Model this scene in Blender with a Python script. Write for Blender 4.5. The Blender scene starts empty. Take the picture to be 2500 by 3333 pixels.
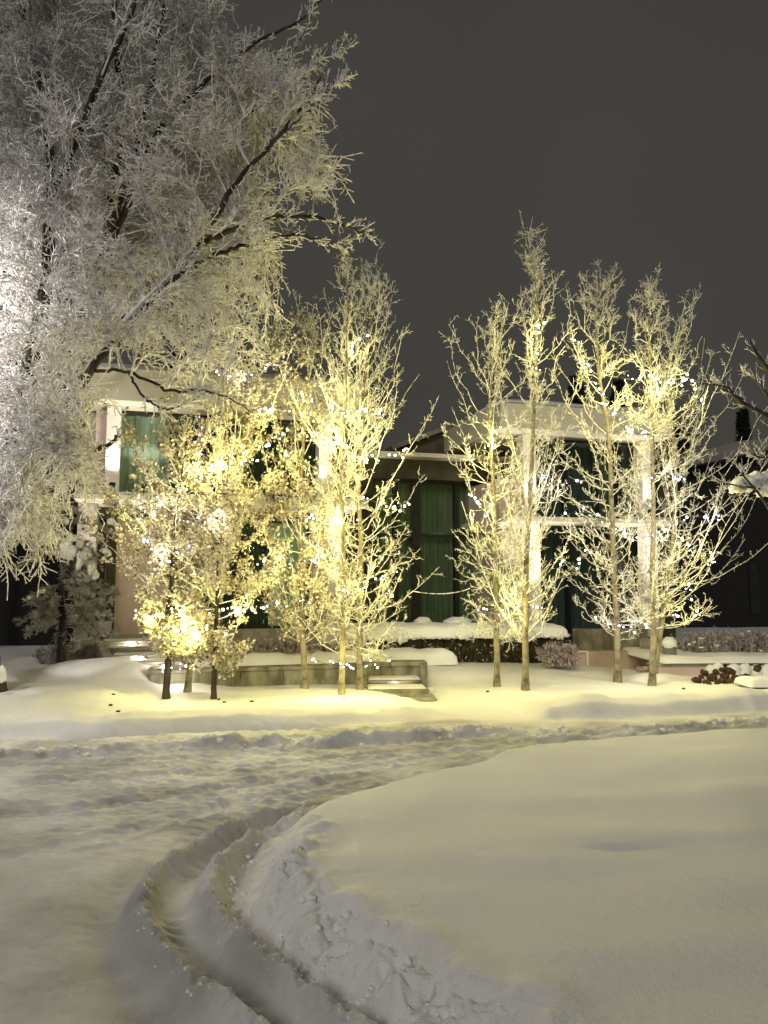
import bpy, math, random
import numpy as np
random.seed(7); rng = np.random.default_rng(11)
C = bpy.context.scene.collection
F = 2503.0; H = 2.0; TP = 224/2503.0
PITCH = math.atan(TP); cp, sp = math.cos(PITCH), math.sin(PITCH)
# ---------------------------------------------------------------- measuring helpers (photo pixel -> real place)
def W(px, py, D):
    dx = (px-1250)/F; up = (1666.5-py)/F
    y = cp-up*sp; z = sp+up*cp; t = D/y
    return np.array([dx*t, D, H+z*t])
def G(px, py, z=0.0):
    dx = (px-1250)/F; up = (1666.5-py)/F
    y = cp-up*sp; zz = sp+up*cp; t = (z-H)/zz
    return np.array([dx*t, y*t, z])
TH = math.radians(16.0)
UH = np.array([math.cos(TH), math.sin(TH), 0]); VH = np.array([-math.sin(TH), math.cos(TH), 0])
HO = W(345, 1614, 17.5); HO[2] = 0
def HP(px, py, v=0.0):            # point on the facade plane at depth v -> (u, z)
    dx = (px-1250)/F; up = (1666.5-py)/F
    d = np.array([dx, cp-up*sp, sp+up*cp]); o = np.array([0, 0, H]); q = HO+VH*v
    t = np.dot(q-o, VH)/np.dot(d, VH); p = o+d*t
    return float(np.dot(p-HO, UH)), float(p[2])
# ---------------------------------------------------------------- mesh helpers
def mesh_np(name, V, Q, mat=None, parent=None, smooth=True, loc=None):
    V = np.asarray(V, dtype=np.float32).reshape(-1, 3); Q = np.asarray(Q, dtype=np.int32)
    if loc is not None: V = V-np.asarray(loc, dtype=np.float32)
    n, k = Q.shape
    me = bpy.data.meshes.new(name); me.vertices.add(len(V)); me.vertices.foreach_set('co', V.ravel())
    me.loops.add(n*k); me.loops.foreach_set('vertex_index', Q.ravel())
    me.polygons.add(n); me.polygons.foreach_set('loop_start', np.arange(n, dtype=np.int32)*k)
    me.update(calc_edges=True); me.validate()
    if smooth: me.polygons.foreach_set('use_smooth', np.ones(len(me.polygons), dtype=bool))
    o = bpy.data.objects.new(name, me); C.objects.link(o)
    if mat: me.materials.append(mat)
    if loc is not None: o.location = tuple(float(a) for a in loc)
    if parent: o.parent = parent; 
    if parent and loc is not None: o.location = (0, 0, 0)
    return o
def thing(name, label, cat, loc, group=None, rz=0.0):
    o = bpy.data.objects.new(name, None); C.objects.link(o); o.location = tuple(float(a) for a in loc); o.rotation_euler = (0, 0, rz)
    o.empty_display_size = 0.2; tag(o, label, cat, group); return o
def tag(o, label, cat, group=None, kind=None):
    o['label'] = label; o['category'] = cat
    if group: o['group'] = group
    if kind: o['kind'] = kind
    return o
class MB:
    """collects boxes, prisms, tubes in local coordinates"""
    def __init__(s): s.v = []; s.f = []; s.sm = []
    def add(s, V, Fs, sm=False):
        n = len(s.v); s.v += [tuple(map(float, p)) for p in V]
        for f in Fs: s.f.append(tuple(i+n for i in f)); s.sm.append(sm)
    def box(s, x0, x1, y0, y1, z0, z1, b=0.0):
        if b <= 0:
            V = [(x, y, z) for z in (z0, z1) for (x, y) in ((x0, y0), (x1, y0), (x1, y1), (x0, y1))]
            s.add(V, [(0, 3, 2, 1), (4, 5, 6, 7), (0, 1, 5, 4), (1, 2, 6, 5), (2, 3, 7, 6), (3, 0, 4, 7)])
        else:
            L = [(z0, b), (z0+b, 0), (z1-b, 0), (z1, b)]; V = []
            for z, i in L:
                xs = (x0+i, x1-i); ys = (y0+i, y1-i)
                V += [(xs[0]+b*(1-i/b if b else 0)*0, ys[0], z), (xs[1], ys[0], z), (xs[1], ys[1], z), (xs[0], ys[1], z)]
            Fs = [(3, 2, 1, 0), (12, 13, 14, 15)]
            for k in range(3):
                for j in range(4): a = k*4+j; c = k*4+(j+1) % 4; Fs.append((a, c, c+4, a+4))
            s.add(V, Fs)
    def prism(s, poly, y0, y1):       # poly in xz, extruded along y
        n = len(poly); V = [(x, y0, z) for x, z in poly]+[(x, y1, z) for x, z in poly]
        s.add(V, [tuple(range(n)), tuple(range(2*n-1, n-1, -1))]+[(j, (j+1) % n+0, (j+1) % n+n, j+n)[::-1] for j in range(n)])
    def lathe(s, prof, cx=0, cy=0, n=20):
        V = []; Fs = []
        for r, z in prof:
            for k in range(n): a = 2*math.pi*k/n; V.append((cx+r*math.cos(a), cy+r*math.sin(a), z))
        m = len(prof)
        for i in range(m-1):
            for k in range(n): a = i*n+k; b = i*n+(k+1) % n; Fs.append((a, b, b+n, a+n))
        Fs.append(tuple(range(n))[::-1]); Fs.append(tuple(range((m-1)*n, m*n)))
        s.add(V, Fs, True)
    def tube(s, pts, r, n=8):
        P = np.array([pts], float); V, Q = tubes(P, np.full((1, len(pts)), r), n); s.add(V, Q.tolist(), True)
    def build(s, name, mat, parent=None):
        me = bpy.data.meshes.new(name); me.from_pydata(s.v, [], s.f); me.materials.append(mat)
        me.polygons.foreach_set('use_smooth', s.sm); me.update()
        o = bpy.data.objects.new(name, me); C.objects.link(o)
        if parent: o.parent = parent
        return o
def tubes(P, R, sides=3):
    N, K, _ = P.shape
    T = np.gradient(P, axis=1); T /= np.linalg.norm(T, axis=2, keepdims=True)+1e-9
    M = T.mean(axis=1); ref = np.where(np.abs(M[:, 2:3]) > 0.7, np.array([[1., 0.13, 0]]), np.array([[0.1, 0, 1.]]))[:, None, :]
    A = np.cross(T, np.broadcast_to(ref, T.shape)); A /= np.linalg.norm(A, axis=2, keepdims=True)+1e-9
    B = np.cross(T, A)
    ang = np.arange(sides)*2*np.pi/sides
    V = P[:, :, None, :]+R[:, :, None, None]*(np.cos(ang)[None, None, :, None]*A[:, :, None, :]+np.sin(ang)[None, None, :, None]*B[:, :, None, :])
    base = (np.arange(N)*K*sides)[:, None, None]; k = (np.arange(K-1)*sides)[None, :, None]; j = np.arange(sides)[None, None, :]; j2 = (j+1) % sides
    a = base+k+j; b = base+k+j2; Q = np.stack([a, b, b+sides, a+sides], axis=-1).reshape(-1, 4)
    return V.reshape(-1, 3), Q
def join(parts):
    Vs = []; Qs = []; n = 0
    for V, Q in parts: Vs.append(V); Qs.append(Q+n); n += len(V)
    return np.concatenate(Vs), np.concatenate(Qs)
def unit(n):
    v = rng.normal(size=(n, 3)); return v/np.linalg.norm(v, axis=1, keepdims=True)
def grow(P, n, s0, s1, L0, L1, along=0.5, rnd=0.8, up=0.3, K=4, bend=0.15, wig=0.25, taper=0.5, keep=None):
    """side shoots: n per parent curve"""
    N, KP, _ = P.shape; idx = np.repeat(np.arange(N), n)
    s = rng.uniform(s0, s1, N*n); f = s*(KP-1); i = np.clip(f.astype(int), 0, KP-2); w = (f-i)[:, None]
    p = P[idx, i]*(1-w)+P[idx, i+1]*w; t = P[idx, i+1]-P[idx, i]; t /= np.linalg.norm(t, axis=1, keepdims=True)+1e-9
    if keep is not None:
        m = keep(p); p = p[m]; t = t[m]; s = s[m]
    M = len(p); U = np.array([0, 0, 1.])
    r = unit(M); r -= t*(r*t).sum(1, keepdims=True)*0.7
    d = t*along+r*rnd+U*up; d /= np.linalg.norm(d, axis=1, keepdims=True)+1e-9
    L = rng.uniform(L0, L1, M)*(1-taper*s); st = (L/(K-1))[:, None]
    out = [p]
    for k in range(K-1):
        p = p+d*st; out.append(p)
        d = d+U*bend+rng.normal(size=(M, 3))*wig; d /= np.linalg.norm(d, axis=1, keepdims=True)+1e-9
    return np.stack(out, axis=1)
def taper(P, r0, r1):
    return np.broadcast_to(np.linspace(r0, r1, P.shape[1])[None, :], P.shape[:2]).copy()
def spline(pts, n):
    pts = np.asarray(pts, float); q = np.concatenate([[2*pts[0]-pts[1]], pts, [2*pts[-1]-pts[-2]]])
    m = len(pts)-1; out = []
    for t in np.linspace(0, m, n):
        i = min(int(t), m-1); f = t-i; a, b, c, d = q[i], q[i+1], q[i+2], q[i+3]
        out.append(0.5*((2*b)+(-a+c)*f+(2*a-5*b+4*c-d)*f*f+(-a+3*b-3*c+d)*f**3))
    return np.array(out)
# ---------------------------------------------------------------- numpy noise
def _h(i, j, s):
    a = (i.astype(np.int64)*374761393+j.astype(np.int64)*668265263+s*974634777) & 0x7fffffff
    a = ((a ^ (a >> 13))*1274126177) & 0x7fffffff
    return ((a ^ (a >> 16)) & 0xffff)/65535.0
def noise(x, y, s=0):
    i = np.floor(x).astype(np.int64); j = np.floor(y).astype(np.int64); fx = x-i; fy = y-j
    def g(di, dj):
        a = _h(i+di, j+dj, s)*2*np.pi; return np.cos(a)*(fx-di)+np.sin(a)*(fy-dj)
    u = fx*fx*fx*(fx*(fx*6-15)+10); v = fy*fy*fy*(fy*(fy*6-15)+10)
    return (g(0, 0)*(1-u)+g(1, 0)*u)*(1-v)+(g(0, 1)*(1-u)+g(1, 1)*u)*v
def fbm(x, y, o=4, s=0):
    r = 0; a = 1
    for k in range(o): r = r+a*noise(x*2**k, y*2**k, s+k*17); a *= 0.5
    return r
def worley(x, y, s=0):
    i = np.floor(x).astype(np.int64); j = np.floor(y).astype(np.int64); best = np.full(x.shape, 9.0)
    for di in (-1, 0, 1):
        for dj in (-1, 0, 1):
            cx = i+di+_h(i+di, j+dj, s); cy = j+dj+_h(i+di, j+dj, s+5)
            best = np.minimum(best, (cx-x)**2+(cy-y)**2)
    return np.sqrt(best)
def sst(a, b, x):
    t = np.clip((x-a)/(b-a), 0, 1); return t*t*(3-2*t)
def pdist(X, Y, poly):
    d = np.full(X.shape, 1e9); 
    for k in range(len(poly)-1):
        ax, ay = poly[k][:2]; bx, by = poly[k+1][:2]; dx = bx-ax; dy = by-ay; L = dx*dx+dy*dy+1e-12
        t = np.clip(((X-ax)*dx+(Y-ay)*dy)/L, 0, 1)
        d = np.minimum(d, (X-ax-t*dx)**2+(Y-ay-t*dy)**2)
    return np.sqrt(d)
def inpoly(X, Y, poly):
    r = np.zeros(X.shape, bool); n = len(poly)
    for k in range(n):
        x0, y0 = poly[k][:2]; x1, y1 = poly[(k+1) % n][:2]
        if y0 == y1: continue
        c = ((Y < y0) != (Y < y1)) & (X < (x1-x0)*(Y-y0)/(y1-y0)+x0); r ^= c
    return r
# ---------------------------------------------------------------- materials
def mat(name, c1, c2=None, scale=6.0, rough=0.7, bump=0.0, bscale=40.0, detail=6.0, spec=0.3, stretch=(1, 1, 1), ramp=(0.35, 0.65), bdist=0.01, coat=0):
    m = bpy.data.materials.new(name); m.use_nodes = True; nt = m.node_tree; n = nt.nodes; l = nt.links
    b = n['Principled BSDF']; b.inputs['Roughness'].default_value = rough; b.inputs['Specular IOR Level'].default_value = spec
    tc = n.new('ShaderNodeTexCoord'); mp = n.new('ShaderNodeMapping'); mp.inputs['Scale'].default_value = stretch
    l.new(tc.outputs['Object'], mp.inputs['Vector'])
    b.inputs['Base Color'].default_value = (*c1, 1)
    if c2:
        t = n.new('ShaderNodeTexNoise'); t.inputs['Scale'].default_value = scale; t.inputs['Detail'].default_value = detail
        r = n.new('ShaderNodeValToRGB'); r.color_ramp.elements[0].position = ramp[0]; r.color_ramp.elements[1].position = ramp[1]
        r.color_ramp.elements[0].color = (*c1, 1); r.color_ramp.elements[1].color = (*c2, 1)
        l.new(mp.outputs[0], t.inputs['Vector']); l.new(t.outputs['Fac'], r.inputs[0]); l.new(r.outputs[0], b.inputs['Base Color'])
    if bump:
        t2 = n.new('ShaderNodeTexNoise'); t2.inputs['Scale'].default_value = bscale; t2.inputs['Detail'].default_value = 5
        bp = n.new('ShaderNodeBump'); bp.inputs['Strength'].default_value = bump; bp.inputs['Distance'].default_value = bdist
        l.new(mp.outputs[0], t2.inputs['Vector']); l.new(t2.outputs['Fac'], bp.inputs['Height']); l.new(bp.outputs[0], b.inputs['Normal'])
    return m
def emit(name, col, st, sampling='NONE'):
    m = bpy.data.materials.new(name); m.use_nodes = True; nt = m.node_tree; nt.nodes.clear()
    e = nt.nodes.new('ShaderNodeEmission'); e.inputs[0].default_value = (*col, 1); e.inputs[1].default_value = st
    o = nt.nodes.new('ShaderNodeOutputMaterial'); nt.links.new(e.outputs[0], o.inputs[0]); m.cycles.emission_sampling = sampling; return m
def glassm(name, tint):
    m = bpy.data.materials.new(name); m.use_nodes = True; nt = m.node_tree; nt.nodes.clear(); n = nt.nodes; l = nt.links
    t = n.new('ShaderNodeBsdfTransparent'); t.inputs[0].default_value = (*tint, 1); g = n.new('ShaderNodeBsdfGlossy'); g.inputs['Roughness'].default_value = 0.03
    g.inputs[0].default_value = (0.9, 1, 0.95, 1)
    f = n.new('ShaderNodeFresnel'); f.inputs[0].default_value = 1.5; mx = n.new('ShaderNodeMixShader'); o = n.new('ShaderNodeOutputMaterial')
    l.new(f.outputs[0], mx.inputs[0]); l.new(t.outputs[0], mx.inputs[1]); l.new(g.outputs[0], mx.inputs[2]); l.new(mx.outputs[0], o.inputs[0]); return m
M = {}
M['snow'] = mat('snow', (0.80, 0.79, 0.77), (0.86, 0.855, 0.845), 1.5, 0.65, 0.35, 70, bdist=0.008)
M['road_snow'] = mat('road_snow', (0.42, 0.41, 0.39), (0.72, 0.71, 0.695), 1.1, 0.55, 0.75, 85, bdist=0.012, ramp=(0.38, 0.62), detail=9)
def _dirt(m):
    nt = m.node_tree; n = nt.nodes; l = nt.links; b = n['Principled BSDF']; src = b.inputs['Base Color'].links[0].from_socket
    at = n.new('ShaderNodeAttribute'); at.attribute_name = 'dirt'; mx = n.new('ShaderNodeMix'); mx.data_type = 'RGBA'
    l.new(at.outputs['Fac'], mx.inputs['Factor']); mx.inputs['A'].default_value = (.80, .79, .775, 1); l.new(src, mx.inputs['B']); l.new(mx.outputs['Result'], b.inputs['Base Color'])
_dirt(M['road_snow'])
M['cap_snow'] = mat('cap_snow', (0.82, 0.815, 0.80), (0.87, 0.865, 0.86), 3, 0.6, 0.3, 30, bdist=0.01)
M['concrete'] = mat('concrete', (0.13, 0.12, 0.085), (0.34, 0.32, 0.25), 4.5, 0.8, 0.4, 60, bdist=0.006, stretch=(1, 1, 0.5))
M['concrete_pink'] = mat('concrete_pink', (0.42, 0.31, 0.26), (0.52, 0.40, 0.34), 2.5, 0.8, 0.3, 60, bdist=0.005)
M['stone'] = mat('stone', (0.26, 0.24, 0.20), (0.42, 0.39, 0.34), 5, 0.7, 0.3, 60, bdist=0.005)
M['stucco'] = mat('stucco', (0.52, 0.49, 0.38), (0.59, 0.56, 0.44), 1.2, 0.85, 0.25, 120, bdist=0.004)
M['pillar'] = mat('pillar_stucco', (0.74, 0.69, 0.64), (0.80, 0.76, 0.71), 1.4, 0.8, 0.2, 110, bdist=0.004)
M['pink'] = mat('pink_stucco', (0.50, 0.39, 0.35), (0.58, 0.47, 0.42), 1.2, 0.85, 0.25, 110, bdist=0.004)
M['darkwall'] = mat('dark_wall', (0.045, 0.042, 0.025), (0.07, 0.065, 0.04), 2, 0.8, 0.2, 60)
M['roof'] = mat('roof', (0.06, 0.05, 0.035), (0.10, 0.085, 0.06), 3, 0.85, 0.3, 50)
M['frame'] = mat('window_frame', (0.012, 0.012, 0.011), (0.02, 0.02, 0.018), 5, 0.4)
M['curtain_teal'] = mat('curtain_teal', (0.55, 0.68, 0.60), (0.66, 0.78, 0.70), 2, 0.9, stretch=(8, 8, 0.3))
M['curtain_green'] = mat('curtain_green', (0.10, 0.14, 0.08), (0.14, 0.19, 0.11), 2, 0.9, stretch=(8, 8, 0.3))
M['curtain_dark'] = mat('curtain_dark', (0.04, 0.065, 0.055), (0.08, 0.12, 0.10), 2, 0.9, stretch=(8, 8, 0.3))
M['glass'] = glassm('window_glass', (0.82, 0.88, 0.84))
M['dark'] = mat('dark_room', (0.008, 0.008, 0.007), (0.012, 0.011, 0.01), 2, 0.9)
M['bark_dark'] = mat('bark_dark', (0.020, 0.016, 0.012), (0.075, 0.062, 0.05), 6, 0.9, 0.8, 30, stretch=(1, 1, 0.2), bdist=0.02)
M['bark_aspen'] = mat('bark_aspen', (0.10, 0.085, 0.055), (0.28, 0.25, 0.17), 9, 0.8, 0.5, 50, stretch=(1, 1, .8), bdist=0.006, ramp=(0.32, 0.56))
M['frost'] = mat('frosted_twig', (0.34, 0.32, 0.29), (0.86, 0.84, 0.82), 9, 0.8, ramp=(0.3, 0.55))
M['frost_aspen'] = mat('frosted_aspen_twig', (0.22, 0.19, 0.12), (0.84, 0.83, 0.77), 14, 0.8, ramp=(0.36, 0.50))
M['leaf'] = mat('frosted_dead_leaf', (0.15, 0.11, 0.055), (0.72, 0.68, 0.54), 16, 0.85, ramp=(0.38, 0.55))
M['needle'] = mat('frosted_needle', (0.12, 0.12, 0.085), (0.62, 0.60, 0.54), 7, 0.85)
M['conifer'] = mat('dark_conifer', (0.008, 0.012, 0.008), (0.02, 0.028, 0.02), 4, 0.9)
M['hedge'] = mat('hedge_twig', (0.045, 0.038, 0.016), (0.11, 0.09, 0.04), 6, 0.9)
M['shrub'] = mat('frosted_shrub', (0.14, 0.09, 0.075), (0.62, 0.56, 0.55), 14, 0.85, ramp=(0.38, 0.60))
M['rock'] = mat('rock', (0.035, 0.016, 0.010), (0.11, 0.055, 0.035), 6, 0.8, 0.6, 25, bdist=0.02)
M['pot'] = mat('pot', (0.20, 0.19, 0.18), (0.27, 0.25, 0.23), 4, 0.7, 0.2, 60)
M['black'] = mat('black_metal', (0.015, 0.015, 0.015), None, rough=0.45)
M['wire'] = mat('light_wire', (0.02, 0.03, 0.015), None, rough=0.6)
M['steel'] = mat('lamp_steel', (0.18, 0.18, 0.18), (0.24, 0.24, 0.24), 4, 0.4)
M['bulb_w'] = emit('bulb_white', (1.0, 0.95, 0.82), 14)
M['bulb_b'] = emit('bulb_cool', (0.78, 0.84, 1.0), 12)
M['bulb_r'] = emit('bulb_violet', (0.75, 0.35, 0.9), 7)
M['lens'] = emit('step_light_lens', (1.0, 0.93, 0.75), 40)
M['lamp'] = emit('street_lamp_lens', (1.0, 0.93, 0.85), 30)
# ---------------------------------------------------------------- terrain
def GP(l, z=0.0): return np.array([G(a, b, z)[:2] for a, b in l])
RIDGE1 = spline(GP([(1075, 2560), (972, 2600), (829, 2650), (648, 2733), (512, 2818), (462, 2905), (470, 2985), (535, 3075), (625, 3173), (720, 3250), (829, 3330), (1000, 3450), (1300, 3650)], .10), 60)
RIDGE2 = spline(GP([(1040, 2600), (942, 2645), (814, 2700), (715, 2780), (672, 2855), (695, 2930), (754, 3005), (867, 3090), (980, 3180), (1115, 3270), (1206, 3333), (1400, 3480), (1600, 3650)], .12), 60)
RUT2 = spline(GP([(1100, 2600), (1000, 2640), (890, 2700), (815, 2796), (761, 2900), (775, 2965), (829, 3030), (904, 3105), (990, 3170), (1093, 3245), (1198, 3323), (1350, 3430), (1600, 3620)], 0), 60)
base_px = [(2900, 2350, .22), (2500, 2362, .22), (2250, 2370, .22), (2000, 2386, .22), (1800, 2412, .22), (1650, 2446, .2), (1500, 2492, .18), (1330, 2560, .08), (1200, 2612, .03), (1080, 2655, 0), (985, 2690, 0), (905, 2740, 0), (850, 2810, 0), (810, 2900, 0), (822, 2990, 0), (880, 3055, 0), (960, 3122, 0), (1060, 3200, 0), (1150, 3270, 0), (1240, 3340, 0), (1400, 3460, 0), (1650, 3640, 0)]
EDGE = spline([G(*a)[:2] for a in base_px], 90)
CREST = spline(GP([(1040, 2640), (1000, 2670), (950, 2730), (950, 2800), (1000, 2870), (1100, 2950), (1250, 3045), (1438, 3150), (1627, 3255), (1928, 3400)], .33), 60)
SOFT = spline(GP([(1150, 2860), (1250, 2916), (1363, 2957), (1514, 3044), (1672, 3120), (1830, 3180)], .30), 30)
ISL = [tuple(p) for p in EDGE]+[(2.2, 1.6), (9, 1.5), (14, 4), (14, 9.5)]
def row(l): return np.array(sorted([tuple(G(a, b)[:2]) for a, b in l]))
KERB = row([(-2200, 2440), (-900, 2425), (0, 2402), (350, 2394), (700, 2377), (1000, 2366), (1300, 2350), (1480, 2340), (1700, 2346), (1900, 2344), (2200, 2334), (2500, 2315), (3200, 2290), (5000, 2270)])
PLOW1 = spline(GP([(-900, 2470), (-300, 2455), (0, 2438), (300, 2424), (600, 2402), (900, 2392), (1150, 2386), (1400, 2372)], .12), 50)
PLOW2 = spline(GP([(1300, 2372), (1500, 2366), (1700, 2362), (1900, 2368), (2200, 2350), (2350, 2338), (2500, 2326), (3000, 2310)], .12), 40)
PLOW3 = spline(GP([(1700, 2400), (1900, 2398), (2150, 2384), (2350, 2366), (2600, 2350)], .04), 30)
TRACKS = [spline(GP(l, .02), 40) for l in ([(-900, 2560), (0, 2545), (700, 2500), (1300, 2440), (1800, 2394), (2500, 2352)], [(-900, 2500), (0, 2492), (700, 2455), (1300, 2412), (1800, 2384), (2500, 2345)], [(-700, 2700), (0, 2650), (500, 2590), (900, 2535), (1300, 2475), (1700, 2410)], [(-500, 2900), (0, 2790), (450, 2690), (800, 2600), (1200, 2510)])]
PATH = spline([G(1640, 2345)[:2], G(1590, 2318)[:2], W(1500, 2300, 12.2)[:2]], 12)
TREES = {1: (540, 2275, 13.0), 2: (607, 2255, 13.7), 3: (695, 2275, 13.0), 4: (993, 2242, 14.2), 5: (1110, 2260, 13.4), 6: (1170, 2242, 14.1),
         7: (1620, 2235, 14.0), 8: (1710, 2247, 13.5), 9: (2010, 2220, 14.5), 10: (2120, 2230, 14.1), 11: (2128, 2190, 14.6)}
ctl = [W(*a) for a in [(330, 2142, 14.4), (270, 2150, 14.8), (420, 2160, 14.1), (470, 2210, 13.9), (60, 2170, 15), (200, 2168, 15.2), (0, 2250, 12.5), (-400, 2250, 12.5), (-900, 2250, 12.5), (300, 2240, 12.6), (450, 2250, 13.0), (150, 2230, 13), (500, 2240, 14.1),
        (800, 2245, 14.2), (950, 2238, 14.6), (1150, 2240, 14.8), (700, 2330, 10.9), (300, 2340, 10.6), (0, 2350, 10.4), (-500, 2360, 10.3), (1000, 2325, 11.2), (1250, 2310, 11.8), (1400, 2320, 11.7),
        (1350, 2292, 12.9), (1300, 2272, 13.3), (1400, 2292, 13.3), (1430, 2292, 13.0), (1230, 2256, 13.7), (1330, 2302, 12.3), (1450, 2298, 12.6), (1300, 2262, 13.9), (1380, 2275, 13.9), (1500, 2165, 16.2), (1500, 2240, 14), (1550, 2290, 12.2), (1450, 2170, 16), (1800, 2172, 16.2), (1900, 2195, 15.5), (2100, 2205, 15.4), (2250, 2218, 14.2), (2400, 2240, 13.2), (2300, 2280, 11.9), (2500, 2255, 12.6), (3000, 2250, 12.8), (4000, 2240, 13),
        (1900, 2290, 11.7), (1750, 2300, 11.6), (2050, 2292, 11.8), (-500, 2170, 15.5), (-2000, 2200, 14.5)]]
ctl += [W(*a) for a in TREES.values()]
ctl += [np.array([x, 24., .4]) for x in (-14, -7, 0, 7, 14)]
ctl = np.array(ctl)
def lawn_h(X, Y):
    num = 0; den = 0
    for c in ctl:
        w = 1/((X-c[0])**2+(Y-c[1])**2+0.05)**2.2; num = num+w*c[2]; den = den+w
    return num/den
def ground(X, Y, fine=True):
    # road
    n1 = fbm(X*0.8+3, Y*0.8, 3, 1)
    z = 0.02*n1
    far = sst(5.6, 7.4, Y)*(1-sst(10.6, 11.6, Y))
    rub = np.abs(fbm(X*3.2+noise(X, Y, 9)*1.5, Y*11.0, 5, 21))
    z = z+far*(0.052*rub-0.015)+far*0.022*np.maximum(0, fbm(X*2.5, Y*9, 4, 33)-0.12)*3*sst(-.15, .2, noise(X*.7, Y*1.5, 71))
    z = z+0.009*fbm(X*9, Y*11, 4, 44)*(1+far)+.006*np.abs(fbm(X*5+2*noise(X,Y,47), Y*16, 3, 45))
    z = z+0.010*np.abs(fbm(X*3, Y*6, 4, 46))*sst(3.5, 6, Y)
    for k, P in enumerate(TRACKS):
        d = pdist(X, Y, P)+.03*noise(X*2, Y*2, 100+k); z = z-.022*np.exp(-(d/.10)**4)+.018*np.exp(-((d-.16)/.045)**2)*(.5+1.2*np.abs(noise(X*5, Y*5, 110+k)))
        z = z+.006*np.exp(-(d/.09)**4)*np.sin(X*55+Y*9)
    # ploughed rubble ridges on the far side
    ch = (0.75-worley(X*3.6+0.6*noise(X*3, Y*3, 7), Y*4.2, 3))
    ch2 = (0.6-worley(X*8, Y*9, 6))
    pl = np.zeros_like(X)
    for P, hh, s in ((PLOW1, .13, .12), (PLOW2, .11, .14), (PLOW3, .06, .09)):
        d = pdist(X, Y, P); amp = 0.8+0.8*fbm(X*1.3, Y*1.3, 3, 12)
        pl = np.maximum(pl, np.exp(-(d/s)**2)*(hh*np.clip(amp, .3, 1.2)*(.75+.5*np.abs(noise(X*3.3, Y*3.3, 96)))+.05*ch+.03*ch2))
    z = z+pl+np.exp(-(pdist(X, Y, PLOW1)/.5)**2)*.02*np.abs(fbm(X*6, Y*9, 3, 48))
    # lawn
    kx = np.interp(X, KERB[:, 0], KERB[:, 1])+0.14*fbm(X*1.2, X*0+2, 3, 8)
    lh = lawn_h(X, Y)+0.02*fbm(X*0.9, Y*0.9, 3, 5)+0.012*fbm(X*3.5, Y*3.5, 3, 15)+0.004*fbm(X*11, Y*11, 2, 16)
    lm = sst(-.04, 0.22, Y-kx); edge = np.exp(-((Y-kx-0.5)/.30)**2)
    lh = lh+edge*0.07*(1+1.5*fbm(X*1.1, X*0, 3, 90))
    z = z-.13*np.exp(-((Y-kx+.05)/.06)**2)*sst(-4.6, -3.4, X)*(1-sst(-1.6, -.4, X))
    pd = pdist(X, Y, PATH); lm = lm*(1-0.93*(1-sst(.35, .75, pd)))
    z = z*(1-lm)+lh*lm
    # island
    ins = inpoly(X, Y, ISL); de = pdist(X, Y, EDGE)
    wd = np.interp(Y, [3, 5, 6.5, 8, 10], [.42, .34, .26, .16, .16])
    di = np.where(ins, de, -de)
    up = sst(-0.03, 1, di/wd)
    dc = pdist(X, Y, CREST); ds = pdist(X, Y, SOFT)
    near = 1-sst(4.3, 6.6, Y)
    face = sst(-.02, .10, di)*(1-sst(.05, .26, dc*np.where(di > .3, 1, .35)))*near
    isl = np.interp(Y, [3, 5, 6.5], [.19, .20, .23])+0.040*fbm(X*0.42, Y*0.42, 3, 50)+0.040*noise(X*.5, Y*1.5, 53)+0.018*noise(X*.9+5, Y*2.4, 54)+0.012*fbm(X*1.3, Y*1.3, 2, 51)+0.0025*fbm(X*14, Y*14, 3, 52)
    isl = isl+0.035*np.exp(-(ds/.13)**2)*(0.8+1.2*fbm(X*2, Y*2, 2, 60))-0.05*np.exp(-((dc-.24)/.09)**2)*sst(.45, .75, di)*near
    # wrinkles running inward from the bank, a long shallow dent
    isl = isl+0.012*np.abs(fbm(X*2.5, Y*14, 3, 81))*np.exp(-(di/.9)**2)*(1-sst(5.5, 8, Y))
    g = G(2030, 2745, .24); isl = isl-0.030*np.exp(-((X-g[0])/.24)**2-((Y-g[1]-0.16*(X-g[0]))/.05)**2)
    z = z*(1-up)+isl*up
    cw = (0.8-worley(X*5.2+0.5*noise(X*4, Y*4, 2), Y*5.2+0.5*noise(X*4+9, Y*4, 2), 13)); cw2 = 0.6-worley(X*12, Y*12, 14)
    crest = 0.055*np.exp(-(dc/.11)**2)*near; wx = X+.10*noise(X*5, Y*5, 91); wy = Y+.10*noise(X*5+7, Y*5, 92)
    bil = np.abs(noise(wx*3.6, wy*3.6, 93))*2+np.abs(noise(wx*8, wy*8, 94))*.9+np.abs(noise(X*17, Y*17, 95))*.4; band = np.exp(-(np.maximum(0, dc-.05)/np.where(di > .42, .10, .24))**2)*near*sst(-.02, .12, di)
    z = z+crest*(0.7+0.9*fbm(X*3, Y*3, 2, 19))+band*.065*(bil-.6)+face*(0.04*(bil-.6)+0.014*fbm(X*22, Y*22, 4, 22))
    # edge rubble between rut and road further up
    e2 = np.exp(-(de/.13)**2)*sst(5.0, 6, Y)*(1-sst(8.6, 9.6, Y))
    z = z+e2*(0.05*(0.7+fbm(X*2, Y*2, 2, 29))+0.05*(bil-.6))
    # ruts and ridges
    d1 = pdist(X, Y, RIDGE1); d2 = pdist(X, Y, RIDGE2); dr = pdist(X, Y, RUT2)
    fz = sst(7.3, 6.6, Y) if False else 1-sst(6.5, 7.5, Y)
    k = 0.5+0.5*near
    r1 = np.exp(-(d1/.078)**2.4)*(0.11+0.03*fbm(X*2.2, Y*2.2, 2, 61)+0.035*(bil-.6)+0.035*fbm(X*14, Y*14, 4, 62))*fz
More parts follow.
